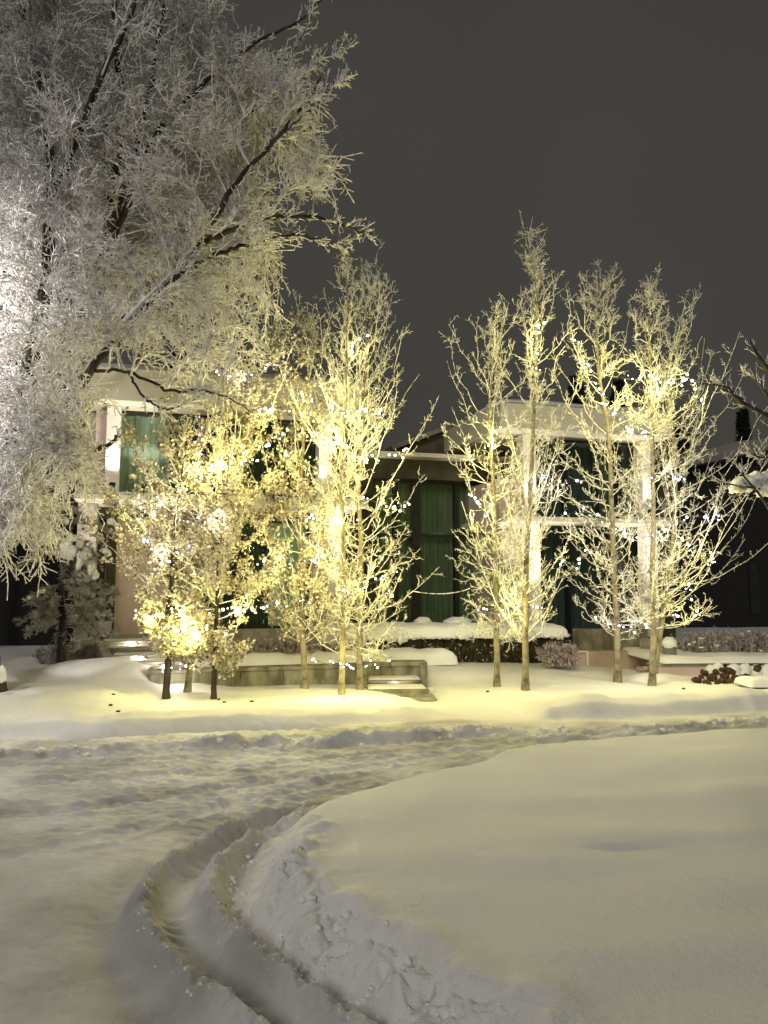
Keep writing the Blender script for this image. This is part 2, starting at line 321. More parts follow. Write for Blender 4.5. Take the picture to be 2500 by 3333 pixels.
    r2 = np.exp(-(d2/.075)**2.4)*(0.115+0.03*fbm(X*2.2, Y*2.2, 2, 63)+0.04*(bil-.6)+0.04*fbm(X*14, Y*14, 4, 64))*fz
    z = z+r1+r2-0.035*np.exp(-((d1-.22)/.12)**2)*fz*(1-up)
    z = z-0.05*np.exp(-(dr/.06)**2)*fz+0.02*np.exp(-(dr/.1)**2)*np.abs(fbm(X*12, Y*12, 3, 65))*fz
    gr_ = 1-sst(5.0, 8.0, Y)
    z = z+gr_*(.0030*fbm(X*24, Y*24, 3, 121)+.004*np.abs(fbm(X*9, Y*9, 3, 122))*np.where(ins, .5, 1))
    # tread cross-marks in the first rut
    inr = np.exp(-(np.maximum(0, np.abs((d1-d2)/(d1+d2+1e-6)))/.55)**2)*(1-sst(.36, .5, d1+d2))*fz
    z = z+inr*0.015*np.sin(Y*46+4*noise(X*3, Y*3, 4)+X*6)*sst(-.1, .2, noise(X*1.5+5, Y*1.5, 66))
    return z
def gz(x, y): return float(ground(np.array([x]), np.array([y]))[0])
def build_ground():
    a_f = np.radians(np.arange(-40, 40.01, 0.2)); a_l = np.radians(np.linspace(-180, -40, 50)[:-1]); a_r = np.radians(np.linspace(40, 180, 50)[1:])
    A = np.concatenate([a_l, a_f, a_r]); R = np.concatenate([[0.05, .5, 1, 1.6, 2.2], 2.8*np.exp(np.arange(0, 1.75, 0.0030)), 2.8*math.exp(1.752)*np.exp(np.arange(0, 4.4, 0.06))])
    a, r = np.meshgrid(A, R); X = r*np.sin(a); Y = r*np.cos(a); Z = ground(X, Y)
    Z = np.where(r > 60, .4, Z)
    nA, nR = len(A), len(R); V = np.stack([X, Y, Z], -1).reshape(-1, 3)
    i = np.arange(nR-1)[:, None]; j = np.arange(nA-1)[None, :]; q = np.stack([i*nA+j, (i+1)*nA+j, (i+1)*nA+j+1, i*nA+j+1], -1).reshape(-1, 4)[:, ::-1]
    # full-sheet vertex normals so that the three pieces shade as one sheet
    fn = np.cross(V[q[:, 2]]-V[q[:, 0]], V[q[:, 3]]-V[q[:, 1]]); N = np.zeros_like(V)
    for k in range(4): np.add.at(N, q[:, k], fn)
    N /= np.linalg.norm(N, axis=1, keepdims=True)+1e-12
    if N[:, 2].mean() < 0: q = q[:, ::-1]; N = -N
    kv = np.interp(V[:, 0], KERB[:, 0], KERB[:, 1]); dirt = (1-sst(-.25, .1, V[:, 1]-kv))*(1-sst(-.12, .10, np.where(inpoly(V[:, 0], V[:, 1], ISL), 1, -1)*pdist(V[:, 0], V[:, 1], EDGE)))
    c = V[q].mean(1); kx = np.interp(c[:, 0], KERB[:, 0], KERB[:, 1])
    isl = inpoly(c[:, 0], c[:, 1], ISL); lawn = (~isl) & (c[:, 1] > kx+0.05)
    for nm, m, mt in (('road', ~isl & ~lawn, M['road_snow']), ('lawn', lawn, M['road_snow']), ('snow_field', isl, M['road_snow'])):
        qq = q[m]; ids, inv = np.unique(qq, return_inverse=True)
        o = mesh_np(nm, V[ids], inv.reshape(qq.shape), mt); o['kind'] = 'structure'
        at = o.data.attributes.new('dirt', 'FLOAT', 'POINT'); at.data.foreach_set('value', dirt[ids].astype(np.float32))
        try: o.data.normals_split_custom_set_from_vertices(N[ids].tolist())
        except Exception as e: print('normals', e)
build_ground()
# ---------------------------------------------------------------- blobs of snow
def blob(c, r, seed=0, n=20, amp=.18):
    """lumpy ellipsoid as V,Q"""
    u = np.linspace(0, np.pi, n); v = np.linspace(0, 2*np.pi, 2*n, endpoint=False); U, Vv = np.meshgrid(u, v, indexing='ij')
    d = np.stack([np.sin(U)*np.cos(Vv), np.sin(U)*np.sin(Vv), np.cos(U)], -1)
    k = 1+amp*(noise(d[..., 0]*1.7+seed*3.1, d[..., 1]*1.7+d[..., 2]*2.1+seed, seed)+0.5*noise(d[..., 0]*4+seed, d[..., 2]*4+d[..., 1]*3, seed+2))*1.6
    P = np.array(c)+d*k[..., None]*np.array(r); m = 2*n
    i = np.arange(n-1)[:, None]; j = np.arange(m)[None, :]; Q = np.stack([i*m+j, (i+1)*m+j, (i+1)*m+(j+1) % m, i*m+(j+1) % m], -1).reshape(-1, 4)
    return P.reshape(-1, 3), Q
def slab_snow(x0, x1, y0, y1, z, h, seed=0, drop=0.0, nx=80, ny=14, loc=None):
    """soft snow lying on a flat top: rounded edges, bottom closed"""
    xs = np.linspace(0, 1, nx); ys = np.linspace(0, 1, ny); X, Y = np.meshgrid(xs, ys, indexing='ij')
    wx = x0+(x1-x0)*X; wy = y0+(y1-y0)*Y
    ex = np.minimum(np.minimum(X*(x1-x0), (1-X)*(x1-x0)), np.minimum(Y*(y1-y0), (1-Y)*(y1-y0)))
    e = np.clip(ex/max(h, .05), 0, 1); prof = np.sqrt(1-(1-e)**2)
    Z = z+h*prof*(1+0.35*fbm(wx*1.3+seed, wy*1.3, 3, seed))+0.01
    dr = np.where(ex < 1e-6, drop*(0.6+1.4*np.abs(fbm(wx*5, wy*5+seed, 2, seed+3))), 0); Z = Z-dr
    V1 = np.stack([wx, wy, Z], -1).reshape(-1, 3); V2 = np.stack([wx, wy, np.full_like(Z, z-0.002)-dr], -1).reshape(-1, 3)
    i = np.arange(nx-1)[:, None]; j = np.arange(ny-1)[None, :]; q = np.stack([i*ny+j, (i+1)*ny+j, (i+1)*ny+j+1, i*ny+j+1], -1).reshape(-1, 4)
    n = nx*ny; return np.concatenate([V1, V2]), np.concatenate([q, q[:, ::-1]+n])
# ---------------------------------------------------------------- house
house = thing('house', 'pale modern two storey house with dark glazed centre between two boxy flat roofed wings', 'house', (HO[0], HO[1], 0), rz=TH)
def part(name, m, mb, parent=house, label=None):
    o = mb.build(name, m, parent)
    if label: o['label'] = label
    return o
def hx(px, v=0, py=1700): return HP(px, py, v)[0]
def hz(px, py, v=0): return HP(px, py, v)[1]
def pleats(u0, u1, v, z0, z1, seed=0, step=.03, amp=.035):
    n = int((u1-u0)/step)+2; us = np.linspace(u0, u1, n); ph = us*2*np.pi/.16+2*fbm(us*1.5+seed, us*0, 2, seed)*3
    vs = v+amp*np.sin(ph)+amp*.5*np.sin(ph*.37+seed)
    zs = np.array([z0, (z0+z1)/2, z1]); V = np.array([[u, w+(0.01*math.sin(u*9) if k == 0 else 0), z] for k, z in enumerate(zs) for u, w in zip(us, vs)])
    i = np.arange(2)[:, None]; j = np.arange(n-1)[None, :]; Q = np.stack([i*n+j, i*n+j+1, (i+1)*n+j+1, (i+1)*n+j], -1).reshape(-1, 4)
    return V, Q
def window(u0, u1, z0, z1, v, cols, rows=(), cur=('curtain_dark',), fw=.05, room=.9):
    """frame with mullions at cols (u), transoms at rows (z); glass and curtain are sub-parts"""
    f = MB(); t = .06
    f.box(u0, u1, v, v+t, z1-fw, z1); f.box(u0, u1, v, v+t, z0, z0+fw)
    e = [u0]+list(cols)+[u1]
    for k, c in enumerate(e):
        a, b = (u0, u0+fw) if k == 0 else ((u1-fw, u1) if k == len(e)-1 else (c-fw*.8, c+fw*.8))
        f.box(a, b, v-.01, v+t+.01, z0+fw, z1-fw)
    for r in rows: f.box(u0+fw, u1-fw, v-.005, v+t+.005, r-.05, r+.05)
    fr = part('window', M['frame'], f)
    g = MB()
    for k in range(len(e)-1): g.add([(e[k]+.01, v+.03, z0+.01), (e[k+1]-.01, v+.03, z0+.01), (e[k+1]-.01, v+.03, z1-.01), (e[k]+.01, v+.03, z1-.01)], [(0, 1, 2, 3)])
    g.build('glass', M['glass'], fr)
    for k in range(len(e)-1):
        cm = cur[k % len(cur)]
        if cm is None: continue
        V, Q = pleats(e[k]+.04, e[k+1]-.04, v+.28, z0+.03, z1-.05, k*7+int(abs(u0)*10) % 50)
        mesh_np('curtain', V, Q, M[cm], fr)
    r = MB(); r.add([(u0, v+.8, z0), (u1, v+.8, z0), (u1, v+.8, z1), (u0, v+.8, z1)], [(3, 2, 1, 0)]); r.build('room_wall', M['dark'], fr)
OV = -.9
zr = hz(423, 1207, OV); zf = hz(380, 1304, OV); zs1 = hz(381, 1608, OV); zs0 = hz(381, 1628, OV)
uL = hx(285, OV, 1250); uR = hx(1180, OV, 1300)
# left wing ---------------------------------------------------
b = MB(); b.box(uL, uR, OV, OV+.15, zf, zr, .02); b.box(uL, uR, OV+.15, 5.5, zf+.01, zf+.25); b.box(uL, uR, 5.3, 5.5, zf+.25, zr); b.box(uL, uL+.15, OV+.15, 5.3, zf+.25, zr); b.box(uR-.15, uR, OV+.15, 5.3, zf+.25, zr)
part('roof', M['stucco'], b)
b = MB(); b.box(uL-.03, uR+.03, OV-.03, OV+.2, zr, zr+.05); cop = part('coping', M['stucco'], b)
V, Q = slab_snow(uL-.02, uR+.02, OV-.02, 1.2, zr+.05, .12, 3, .0, 160, 14); mesh_np('roof_snow', V, Q, M['cap_snow'], house)
uS = hx(240, OV, 1618)
b = MB(); b.box(uS, uR+.15, OV, 5.5, zs0, zs1, .01); part('balcony_slab', M['stucco'], b)
V, Q = slab_snow(uS, uR+.15, OV+.01, OV+.35, zs1, .05, 9, 0, 160, 10); mesh_np('balcony_snow', V, Q, M['cap_snow'], house)
for a, c in ((345, 391), (1039, 1082)):
    b = MB(); b.box(hx(a, -.35, 1450), hx(c, -.35, 1450), -.35, .1, zs1, zf+.005, .008); part('pillar', M['pillar'], b)
b = MB(); b.box(hx(308, 0, 1450), hx(345, 0, 1450)+.05, .12, .4, zs1, zf); part('side_panel', M['pink'], b)
b = MB(); b.box(uS+.05, hx(309, .6, 1450), .55, .8, zs1, zf); part('upper_wall', M['stucco'], b)
w0 = hx(391, .1, 1450); w1 = hx(1040, .1, 1450)
window(w0-.02, w1, zs1+.02, zf, .12, [hx(p, .1, 1450) for p in (556, 700, 882)], (), ('curtain_teal', 'curtain_dark', 'curtain_dark', 'curtain_dark'))
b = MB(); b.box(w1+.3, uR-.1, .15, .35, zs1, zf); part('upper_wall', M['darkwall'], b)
window(hx(1092, 0, 1500), hx(1165, 0, 1500), zs1+.02, zf-.1, -.02, [], (), ('curtain_dark',))
# lower floor, left wing
v1 = 1.0; z0f = .55
b = MB(); b.box(uS+.2, uR, v1-.1, v1+.1, hz(450, 1682, v1-.1), zs0); part('lintel', M['darkwall'], b)
zb = hz(450, 1682, v1-.1)
b = MB(); b.box(hx(340, v1, 1900), hx(541, v1, 1900), v1, v1+.2, 0, zb); part('entrance_wall', M['pink'], b)
b = MB(); b.box(hx(243, 0, 2000), hx(306, 0, 2000), -.1, .35, 0, zs0-.005, .01); part('pier', M['stone'], b)
b = MB(); b.box(hx(306, 2, 2000), hx(345, 2, 2000), 1.9, 2.1, 0, zb); part('recess_wall', M['darkwall'], b)
window(hx(541, v1, 1900), hx(1010, v1, 1900), z0f+.25, zb, v1+.1, [hx(p, v1, 1900) for p in (670, 790, 870)], (), ('curtain_dark', 'curtain_dark', 'curtain_dark', 'curtain_teal'), .06)
b = MB(); b.box(hx(541, v1, 1900), hx(1010, v1, 1900), v1+.08, v1+.22, 0, z0f+.25); part('lower_wall', M['stone'], b)
b = MB(); b.box(hx(1010, v1, 1900), hx(1062, v1, 1900), v1-.05, v1+.3, 0, zb); part('side_panel', M['pink'], b)
b = MB(); b.box(hx(1062, .2, 1950), hx(1102, .2, 1950), .2, .6, 0, zs0-.005, .01); part('pillar', M['pillar'], b)
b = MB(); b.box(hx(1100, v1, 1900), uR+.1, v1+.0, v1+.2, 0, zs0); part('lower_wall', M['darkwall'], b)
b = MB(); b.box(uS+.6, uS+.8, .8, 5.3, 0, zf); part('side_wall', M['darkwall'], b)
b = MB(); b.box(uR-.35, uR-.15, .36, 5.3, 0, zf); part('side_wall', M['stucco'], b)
# glazed centre ------------------------------------------------
vc = 2.2; ze1 = hz(1300, 1470, 1.4); ze0 = hz(1300, 1484, 1.4)
cu0 = uR-.3; cu1 = hx(1660, vc, 1700)
b = MB(); b.box(cu0, cu1, 1.4, 3.0, ze0, ze1, .01); part('eave', M['stucco'], b)
zg1 = hz(1400, 1566, vc); b = MB(); b.box(cu0, cu1, 1.9, vc+.1, zg1, ze0); part('fascia_board', M['darkwall'], b)
window(hx(1215, vc, 1800), hx(1640, vc, 1800), .45, zg1, vc, [hx(p, vc, 1800) for p in (1290, 1355, 1488)], (hz(1420, 1745, vc),), ('curtain_green',), .07)
for k in (1355,): 
    b = MB(); b.box(hx(k-13, vc-.05, 1800), hx(k+12, vc-.05, 1800), vc-.06, vc-.015, .45, zg1); part('post', M['frame'], b)
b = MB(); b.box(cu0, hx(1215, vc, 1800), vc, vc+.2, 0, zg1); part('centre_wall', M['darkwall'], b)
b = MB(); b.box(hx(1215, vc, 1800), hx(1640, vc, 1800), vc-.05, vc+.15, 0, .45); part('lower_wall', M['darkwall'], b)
# pitched roof behind
vr = 3.2; a0 = HP(1300, 1462, vr); a1 = HP(1560, 1362, vr); a2 = HP(1900, 1500, vr)
b = MB(); b.prism([(a0[0]-1.2, a0[1]-.25), (a2[0], a0[1]-.25), (a2[0], a0[1]), (a1[0], a1[1]), (a0[0], a0[1])], vr, vr+6); part('gable', M['roof'], b)
b = MB(); b.prism([(a0[0]-.3, a0[1]-.08), (a1[0], a1[1]+.0), (a2[0]+.3, a0[1]-.08), (a2[0]+.3, a0[1]+.06), (a1[0], a1[1]+.14), (a0[0]-.3, a0[1]+.06)], vr-.25, vr+6.2); part('gable_snow', mat('dim_snow', (.16, .15, .13), (.24, .22, .19), 4, .8), b)  # dark base colour stands in for shade on the gable snow
# right wing ----------------------------------------------------
zr2 = hz(1900, 1327, OV); zf2 = hz(1750, 1399, OV)
ru0 = hx(1630, OV, 1350); ru1 = hx(2188, OV, 1380)
b = MB(); b.box(ru0, ru1, OV, OV+.15, zf2, zr2, .02); b.box(ru0, ru1, OV+.15, 5, zf2+.01, zf2+.25); b.box(ru0, ru0+.15, OV+.15, 5, zf2+.25, zr2); b.box(ru1-.15, ru1, OV+.15, 5, zf2+.25, zr2); part('roof', M['stucco'], b)
V, Q = slab_snow(ru0, ru1, OV, 1.0, zr2, .12, 13, 0, 120, 14); mesh_np('roof_snow', V, Q, M['cap_snow'], house)
zs3 = hz(1900, 1683, OV); zs2 = hz(1900, 1700, OV)
b = MB(); b.box(hx(1626, -.3, 1650), hx(2215, OV, 1690), OV+.1, 5, zs2, zs3, .01); part('balcony_slab', M['stucco'], b)
V, Q = slab_snow(hx(2060, OV, 1690), hx(2213, OV, 1690), OV+.11, OV+.6, zs3, .06, 19, 0, 60, 10); mesh_np('balcony_snow', V, Q, M['cap_snow'], house)
b = MB(); b.box(hx(1624, .1, 1620), hx(1700, .1, 1620), .1, 4.5, zs2-.12, hz(1660, 1560, .1), .01); part('side_panel', M['pink'], b)
b = MB(); b.box(hx(1636, .3, 1850), hx(1718, .3, 1850), .3, 4.4, 0, zs2-.13); part('lower_wall', M['stone'], b)
for a, c in ((1705, 1745), (2092, 2127)):
    b = MB(); b.box(hx(a, -.35, 1550), hx(c, -.35, 1550), -.35, .05, zs3, zf2+.005, .008); part('pillar', M['pillar'], b)
for a, c in ((1722, 1760), (2106, 2142)):
    b = MB(); b.box(hx(a, -.35, 1850), hx(c, -.35, 1850), -.35, .05, 0, zs2-.005, .008); part('pillar', M['pillar'], b)
window(hx(1748, 0, 1550), hx(2093, 0, 1550), zs3+.06, zf2-.02, .1, [hx(p, 0, 1550) for p in (1850, 1950, 2020)], (), ('curtain_dark', 'curtain_dark', 'curtain_green', 'curtain_dark'))
window(hx(1765, .3, 1850), hx(2108, .3, 1850), .3, zs2-.01, .35, [hx(p, .3, 1850) for p in (1860, 1990)], (), ('curtain_dark',))
b = MB(); b.box(hx(2145, .4, 1700), hx(2188, .4, 1700), .4, 4.6, 0, zf2); part('side_wall', M['darkwall'], b)
b = MB(); b.box(uL+.5, ru1-.3, 5.2, 5.4, 0, zf+.1); part('rear_wall', M['darkwall'], b)
# dark carport on the left
gb = W(100, 1900, 19.5); gr = thing('carport', 'black unlit carport beyond the young pine left of the house', 'carport', (gb[0], gb[1], 0), rz=TH*.3)
b = MB(); xr = W(262, 1900, 19.5)[0]-gb[0]; b.box(-7, xr, .8, 1.0, 0, 4.2); part('wall', M['dark'], b, gr)
b = MB(); b.box(-7, xr+.1, -.6, 1.1, W(100, 1650, 19.5)[2], W(100, 1610, 19.5)[2]+.1, .02); part('roof', M['roof'], b, gr)
b = MB(); b.box(-1.05, -.93, -.4, -.28, 0, W(100, 1650, 19.5)[2]); part('post', M['frame'], b, gr)
# neighbour house on the right
nb = W(2420, 1700, 27); nh = thing('neighbour_house', 'unlit dark house with a snowy sloping roof at the far right edge', 'house', (nb[0], nb[1], 0))
def NP(px, py, D): p = W(px, py, D); return (p[0]-nb[0], p[2])
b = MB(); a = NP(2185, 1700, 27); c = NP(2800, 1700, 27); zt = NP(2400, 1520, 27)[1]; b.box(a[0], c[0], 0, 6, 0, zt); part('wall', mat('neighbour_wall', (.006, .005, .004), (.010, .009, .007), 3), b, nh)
b = MB(); pts = [NP(2120, 1535, 26.2), NP(2330, 1500, 26.2), NP(2480, 1466, 26.2), NP(2900, 1420, 26.2), NP(2900, 1380, 26.2), NP(2480, 1428, 26.2), NP(2400, 1436, 26.2), NP(2200, 1490, 26.2)]; b.prism(pts, -.8, 6.4); part('roof', mat('neighbour_dim_snow', (.16, .155, .14), (.22, .21, .19), 3), b, nh)  # roof snow painted dark so that it looks dimly lit
b = MB(); a = NP(2435, 1830, 27); c = NP(2470, 2000, 27); b.box(a[0], c[0], -.06, .0, c[1], a[1]); w_ = part('window', M['frame'], b, nh)
# ---------------------------------------------------------------- garden walls and steps (house-parallel local frames)
def frame_at(name, label, cat, px, py, D, rz=TH, group=None):
    p = W(px, py, D); o = thing(name, label, cat, (p[0], p[1], 0), group, rz); o['_'] = 0; del o['_']
    co, si = math.cos(rz), math.sin(rz)
    def hit(qx, qy, v=0.0):
        dx = (qx-1250)/F; up = (1666.5-qy)/F; d = np.array([dx, cp-up*sp, sp+up*cp]); o3 = np.array([0, 0, H])
        n = np.array([-si, co, 0]); q = np.array([p[0], p[1], 0])+n*v; t = np.dot(q-o3, n)/np.dot(d, n); w = o3+d*t
        return float(np.dot(w-q, [co, si, 0])), float(w[2])
    return o, hit
rw, hit = frame_at('retaining_wall', 'long low concrete garden wall with mossy stains holding the raised bed', 'wall', 490, 2183, 14.25)
u1_, zt_ = hit(1190, 2160); zt_ = hit(490, 2182)[1]
b = MB(); u = 0
for k in range(5):
    un = u1_*(k+1)/5; b.box(u+.004, un-.004, 0, .25, -.6, zt_-.075); u = un
part('wall', M['concrete'], b, rw)
b = MB(); b.box(-.05, u1_+.02, -.035, .30, zt_-.072, zt_, .012); part('coping', M['concrete'], b, rw)
b = MB(); b.box(-.02, .2, .255, 1.1, -.6, zt_-.01); part('return_wall', M['concrete'], b, rw)
# raised bed of snow behind it
V, Q = slab_snow(.75, u1_+2.1, .30, 2.6, zt_-.12, .30, 31, 0, 140, 40)
rb = mesh_np('raised_bed', V, Q, M['snow'], None); rb.location = rw.location; rb.rotation_euler = rw.rotation_euler; tag(rb, 'raised planting bed deep in snow behind the low concrete wall', 'flower bed')
# upper steps
st, hit = frame_at('entrance_steps', 'broad pale stone steps with lit risers climbing to the entrance at left', 'steps', 432, 2156, 14.9)
zl = hit(432, 2182, -.4)[1]
rows_ = [(425, 700, 2156, 0.0), (366, 640, 2135, .45), (350, 600, 2111, .9), (325, 560, 2089, 1.35)]
lev = []
for k, (xa, xb, y, v) in enumerate(rows_):
    ua, z = hit(xa, y, v); ub, _ = hit(xb, y, v); lev.append((ua, ub, z, v))
for k, (ua, ub, z, v) in enumerate(lev):
    b = MB(); ve = 3.6 if k == 3 else v+.5; b.box(ua, ub, v+.03, ve, -.3, z-.045-.002*k); part('riser', M['stone'], b, st)
    b = MB(); b.box(ua-.01, ub+.01, v, ve+.02, z-.045, z-.001*k, .008); t_ = part('tread', M['stone'], b, st)
    V, Q = slab_snow(ua+.02, ub-.02, v+.015, v+.42, z, .022, k+40, 0, 60, 8); mesh_np('tread_snow', V, Q, M['cap_snow'], st)
# cheek wall stepping down on the left
ch_, hit2 = frame_at('stair_wall', 'stepped concrete side wall with sloping caps left of the entrance steps', 'wall', 340, 2092, 15.0)
a = hit2(250, 2089, .9); b0 = hit2(335, 2089, .9)
b = MB(); b.box(a[0]+.03, b0[0], .95, 1.35, -.2, a[1]-.10); part('pedestal', M['stone'], b, ch_)
b = MB(); b.box(a[0]-.02, b0[0]+.0, .9, 1.4, a[1]-.098, a[1], .01); part('coping', M['stone'], b, ch_)
q1 = hit2(333, 2092, .3); q2 = hit2(360, 2143, .3); q3 = hit2(425, 2146, .0); q4 = hit2(441, 2186, .0)
def sloped(ua, za, ub, zb_, v0, v1, w, nm):      # sloping cheek running toward the viewer and down
    b = MB(); b.add([(ua, v1, za), (ua+w, v1, za), (ub+w, v0, zb_), (ub, v0, zb_), (ua, v1, -.4), (ua+w, v1, -.4), (ub+w, v0, -.4), (ub, v0, -.4)], [(0, 3, 2, 1), (3, 7, 6, 2), (0, 4, 7, 3), (1, 2, 6, 5), (0, 1, 5, 4), (4, 5, 6, 7)]); part(nm, M['stone'], b, ch_)
sloped(b0[0]-.14, a[1], q2[0]-.12, q2[1]+.02, .25, .898, .17, 'sloping_cap')
b = MB(); b.box(q2[0]-.12, q3[0], .05, .248, -.3, q2[1]+.0, .008); part('landing_wall', M['stone'], b, ch_)
sloped(q3[0]-.14, q2[1]-.005, q4[0]-.12, q4[1], -.55, .048, .17, 'sloping_cap')
# right steps
s2, hit = frame_at('garden_steps', 'small weathered concrete steps with a recessed lamp beside the path', 'steps', 1285, 2245, 14.0, math.radians(4))
def slab(x0, x1, yt, yb, v, dep, nm, m=M['concrete'], bev=.015):
    a = hit(x0, yt, v); c = hit(x1, yb, v); b = MB(); b.box(a[0], c[0], v, v+dep, c[1], a[1], bev); return part(nm, m, b, s2), a, c
slab(1272, 1391, 2154, 2169, 1.15, .35, 'coping'); slab(1182, 1270, 2158, 2172, 1.18, .32, 'coping')
slab(1184, 1389, 2169.5, 2300, 1.2, .3, 'back_wall', bev=0); slab(1376, 1391, 2169.5, 2246, .55, .62, 'end_pier', bev=.006); slab(1180, 1194, 2174, 2270, .5, .68, 'end_pier', bev=.006)
o_, a_, c_ = slab(1195, 1375, 2216, 2224, .72, .47, 'tread'); V, Q = slab_snow(a_[0]+.02, c_[0]-.02, .74, 1.18, a_[1], .03, 55, .0, 50, 10); mesh_np('tread_snow', V, Q, M['cap_snow'], s2)
slab(1197, 1375, 2224.5, 2300, .78, .4, 'riser', bev=0)
o_, a_, c_ = slab(1196, 1398, 2246, 2264, .0, .77, 'tread'); V, Q = slab_snow(a_[0]+.02, c_[0]-.05, .02, .6, a_[1], .02, 56, .0, 50, 10); mesh_np('tread_snow', V, Q, M['cap_snow'], s2)
slab(1198, 1396, 2264.5, 2310, .06, .7, 'riser', bev=0)
slab(1290, 1424, 2273, 2291, -.55, .6, 'tread', bev=.03)
ring = MB(); rr = hit(1184, 2200, .49)
ring.tube([(rr[0]+.03*math.cos(t), .475, rr[1]+.03*math.sin(t)) for t in np.linspace(0, 2*math.pi, 14)], .006, 5); ring.build('wall_ring', M['black'], s2)
# low walls right
lw, hit = frame_at('terrace_wall', 'salmon pink terrace wall with a tan slab above it between the aspens', 'wall', 1860, 2190, 16.6, math.radians(6))
def slb(px0, px1, yt, yb, v, dep, nm, m, par, ht, bev=.008):
    a = ht(px0, yt, v); c = ht(px1, yb, v); b = MB(); b.box(a[0], c[0], v, v+dep, c[1], a[1], bev); return part(nm, m, b, par)
slb(1862, 2112, 2121, 2230, 0, .3, 'wall', M['concrete_pink'], lw, hit)
slb(1884, 2112, 2050, 2119, .35, .4, 'upper_wall', M['concrete'], lw, hit)
slb(1870, 1914, 2119, 2123, -.03, .03, 'edge_trim', M['pillar'], lw, hit, 0); slb(1911, 1916, 2123, 2165, -.03, .03, 'edge_trim', M['pillar'], lw, hit, 0)
slb(2098, 2140, 2080, 2128, -.25, .25, 'end_block', M['stone'], lw, hit)
rw2, hit = frame_at('retaining_wall', 'short pale panelled garden wall under a thick snow cap at right', 'wall', 2130, 2165, 15.0, math.radians(3))
slb(2130, 2345, 2169, 2260, 0, .3, 'wall', M['pink'], rw2, hit, 0); slb(2126, 2350, 2162, 2168.8, -.03, .36, 'coping', M['stone'], rw2, hit)
a = hit(2150, 2160, 0); c = hit(2620, 2160, 0)
V, Q = slab_snow(a[0], c[0], -.10, 2.2, a[1], .13, 71, .0, 140, 24); mesh_np('snow_cap', V, Q, M['cap_snow'], rw2)
slb(2345, 2620, 2169, 2300, .1, .3, 'wall', M['stone'], rw2, hit, 0)
parts = []
for k, (px, py, rx, rz_) in enumerate([(2315, 2178, .10, .10), (2335, 2172, .12, .12), (2390, 2185, .16, .19), (2425, 2190, .14, .22), (2460, 2205, .15, .26), (2500, 2200, .16, .25), (2540, 2205, .2, .2)]):
    p = hit(px, py, -.05); parts.append(blob((p[0], -.02, p[1]), (rx, .14, rz_), k+5, 16, .2))
V, Q = join(parts); mesh_np('snow_drip', V, Q, M['cap_snow'], rw2)
# snowy ledge at the right edge, lower
lg, hit = frame_at('stone_ledge', 'snow covered stone ledge at the right edge before the rocks', 'ledge', 2470, 2240, 13.0, 0)
slb(2455, 2640, 2238, 2262, 0, .5, 'slab', M['concrete'], lg, hit)
a = hit(2438, 2238, 0); c = hit(2640, 2238, 0); V, Q = slab_snow(a[0], c[0], -.06, .6, a[1], .13, 77, 0, 60, 14); mesh_np('snow_cap', V, Q, M['cap_snow'], lg)
# rocks
def rock(p, r, label, seed):
    V, Q = blob((0, 0, 0), r, seed, 12, .32); o = mesh_np('rock', V, Q, M['rock'], None); o.location = p; o.rotation_euler = (random.uniform(-.4, .4), random.uniform(-.4, .4), random.uniform(0, 6))
    for pl in o.data.polygons: pl.use_smooth = seed % 3 != 0
    tag(o, label, 'rock', 'rocks piled before the right garden wall')
rk = [(2268, 2215, 9), (2292, 2190, 8), (2300, 2222, 9), (2318, 2205, 10), (2330, 2188, 7), (2345, 2222, 11), (2358, 2202, 9), (2378, 2225, 12), (2395, 2208, 9), (2370, 2183, 9), (2385, 2188, 7), (2412, 2222, 13), (2425, 2205, 10), (2440, 2228, 9), (2465, 2176, 8), (2335, 2232, 8), (2310, 2235, 8), (2365, 2238, 9), (2400, 2238, 9), (2283, 2203, 6), (2350, 2180, 6)]
for k, (px, py, r) in enumerate(rk):
    D = 14.55-(py-2175)*.012; s = r*D/F*1.45; p = W(px, py, D)
    rock(tuple(p), (s*random.uniform(1, 1.35), s, s*random.uniform(.75, .95)), 'dark red brown rock in the pile before the snow capped garden wall', k)
for k, (px, py, r) in enumerate([(2082, 2178, 8), (2100, 2176, 8)]):
    D = 15.2; s = r*D/F*1.3; p = W(px, py, D)
    V, Q = blob((0, 0, 0), (s*1.2, s, s*.8), k+3, 12, .25); o = mesh_np('rock', V, Q, mat('tan_rock', (.35, .22, .12), (.5, .4, .3), 6)); o.location = tuple(p); tag(o, 'small tan rock at the foot of the pink terrace wall, '+('left one of two' if k == 0 else 'right one of two'), 'rock')
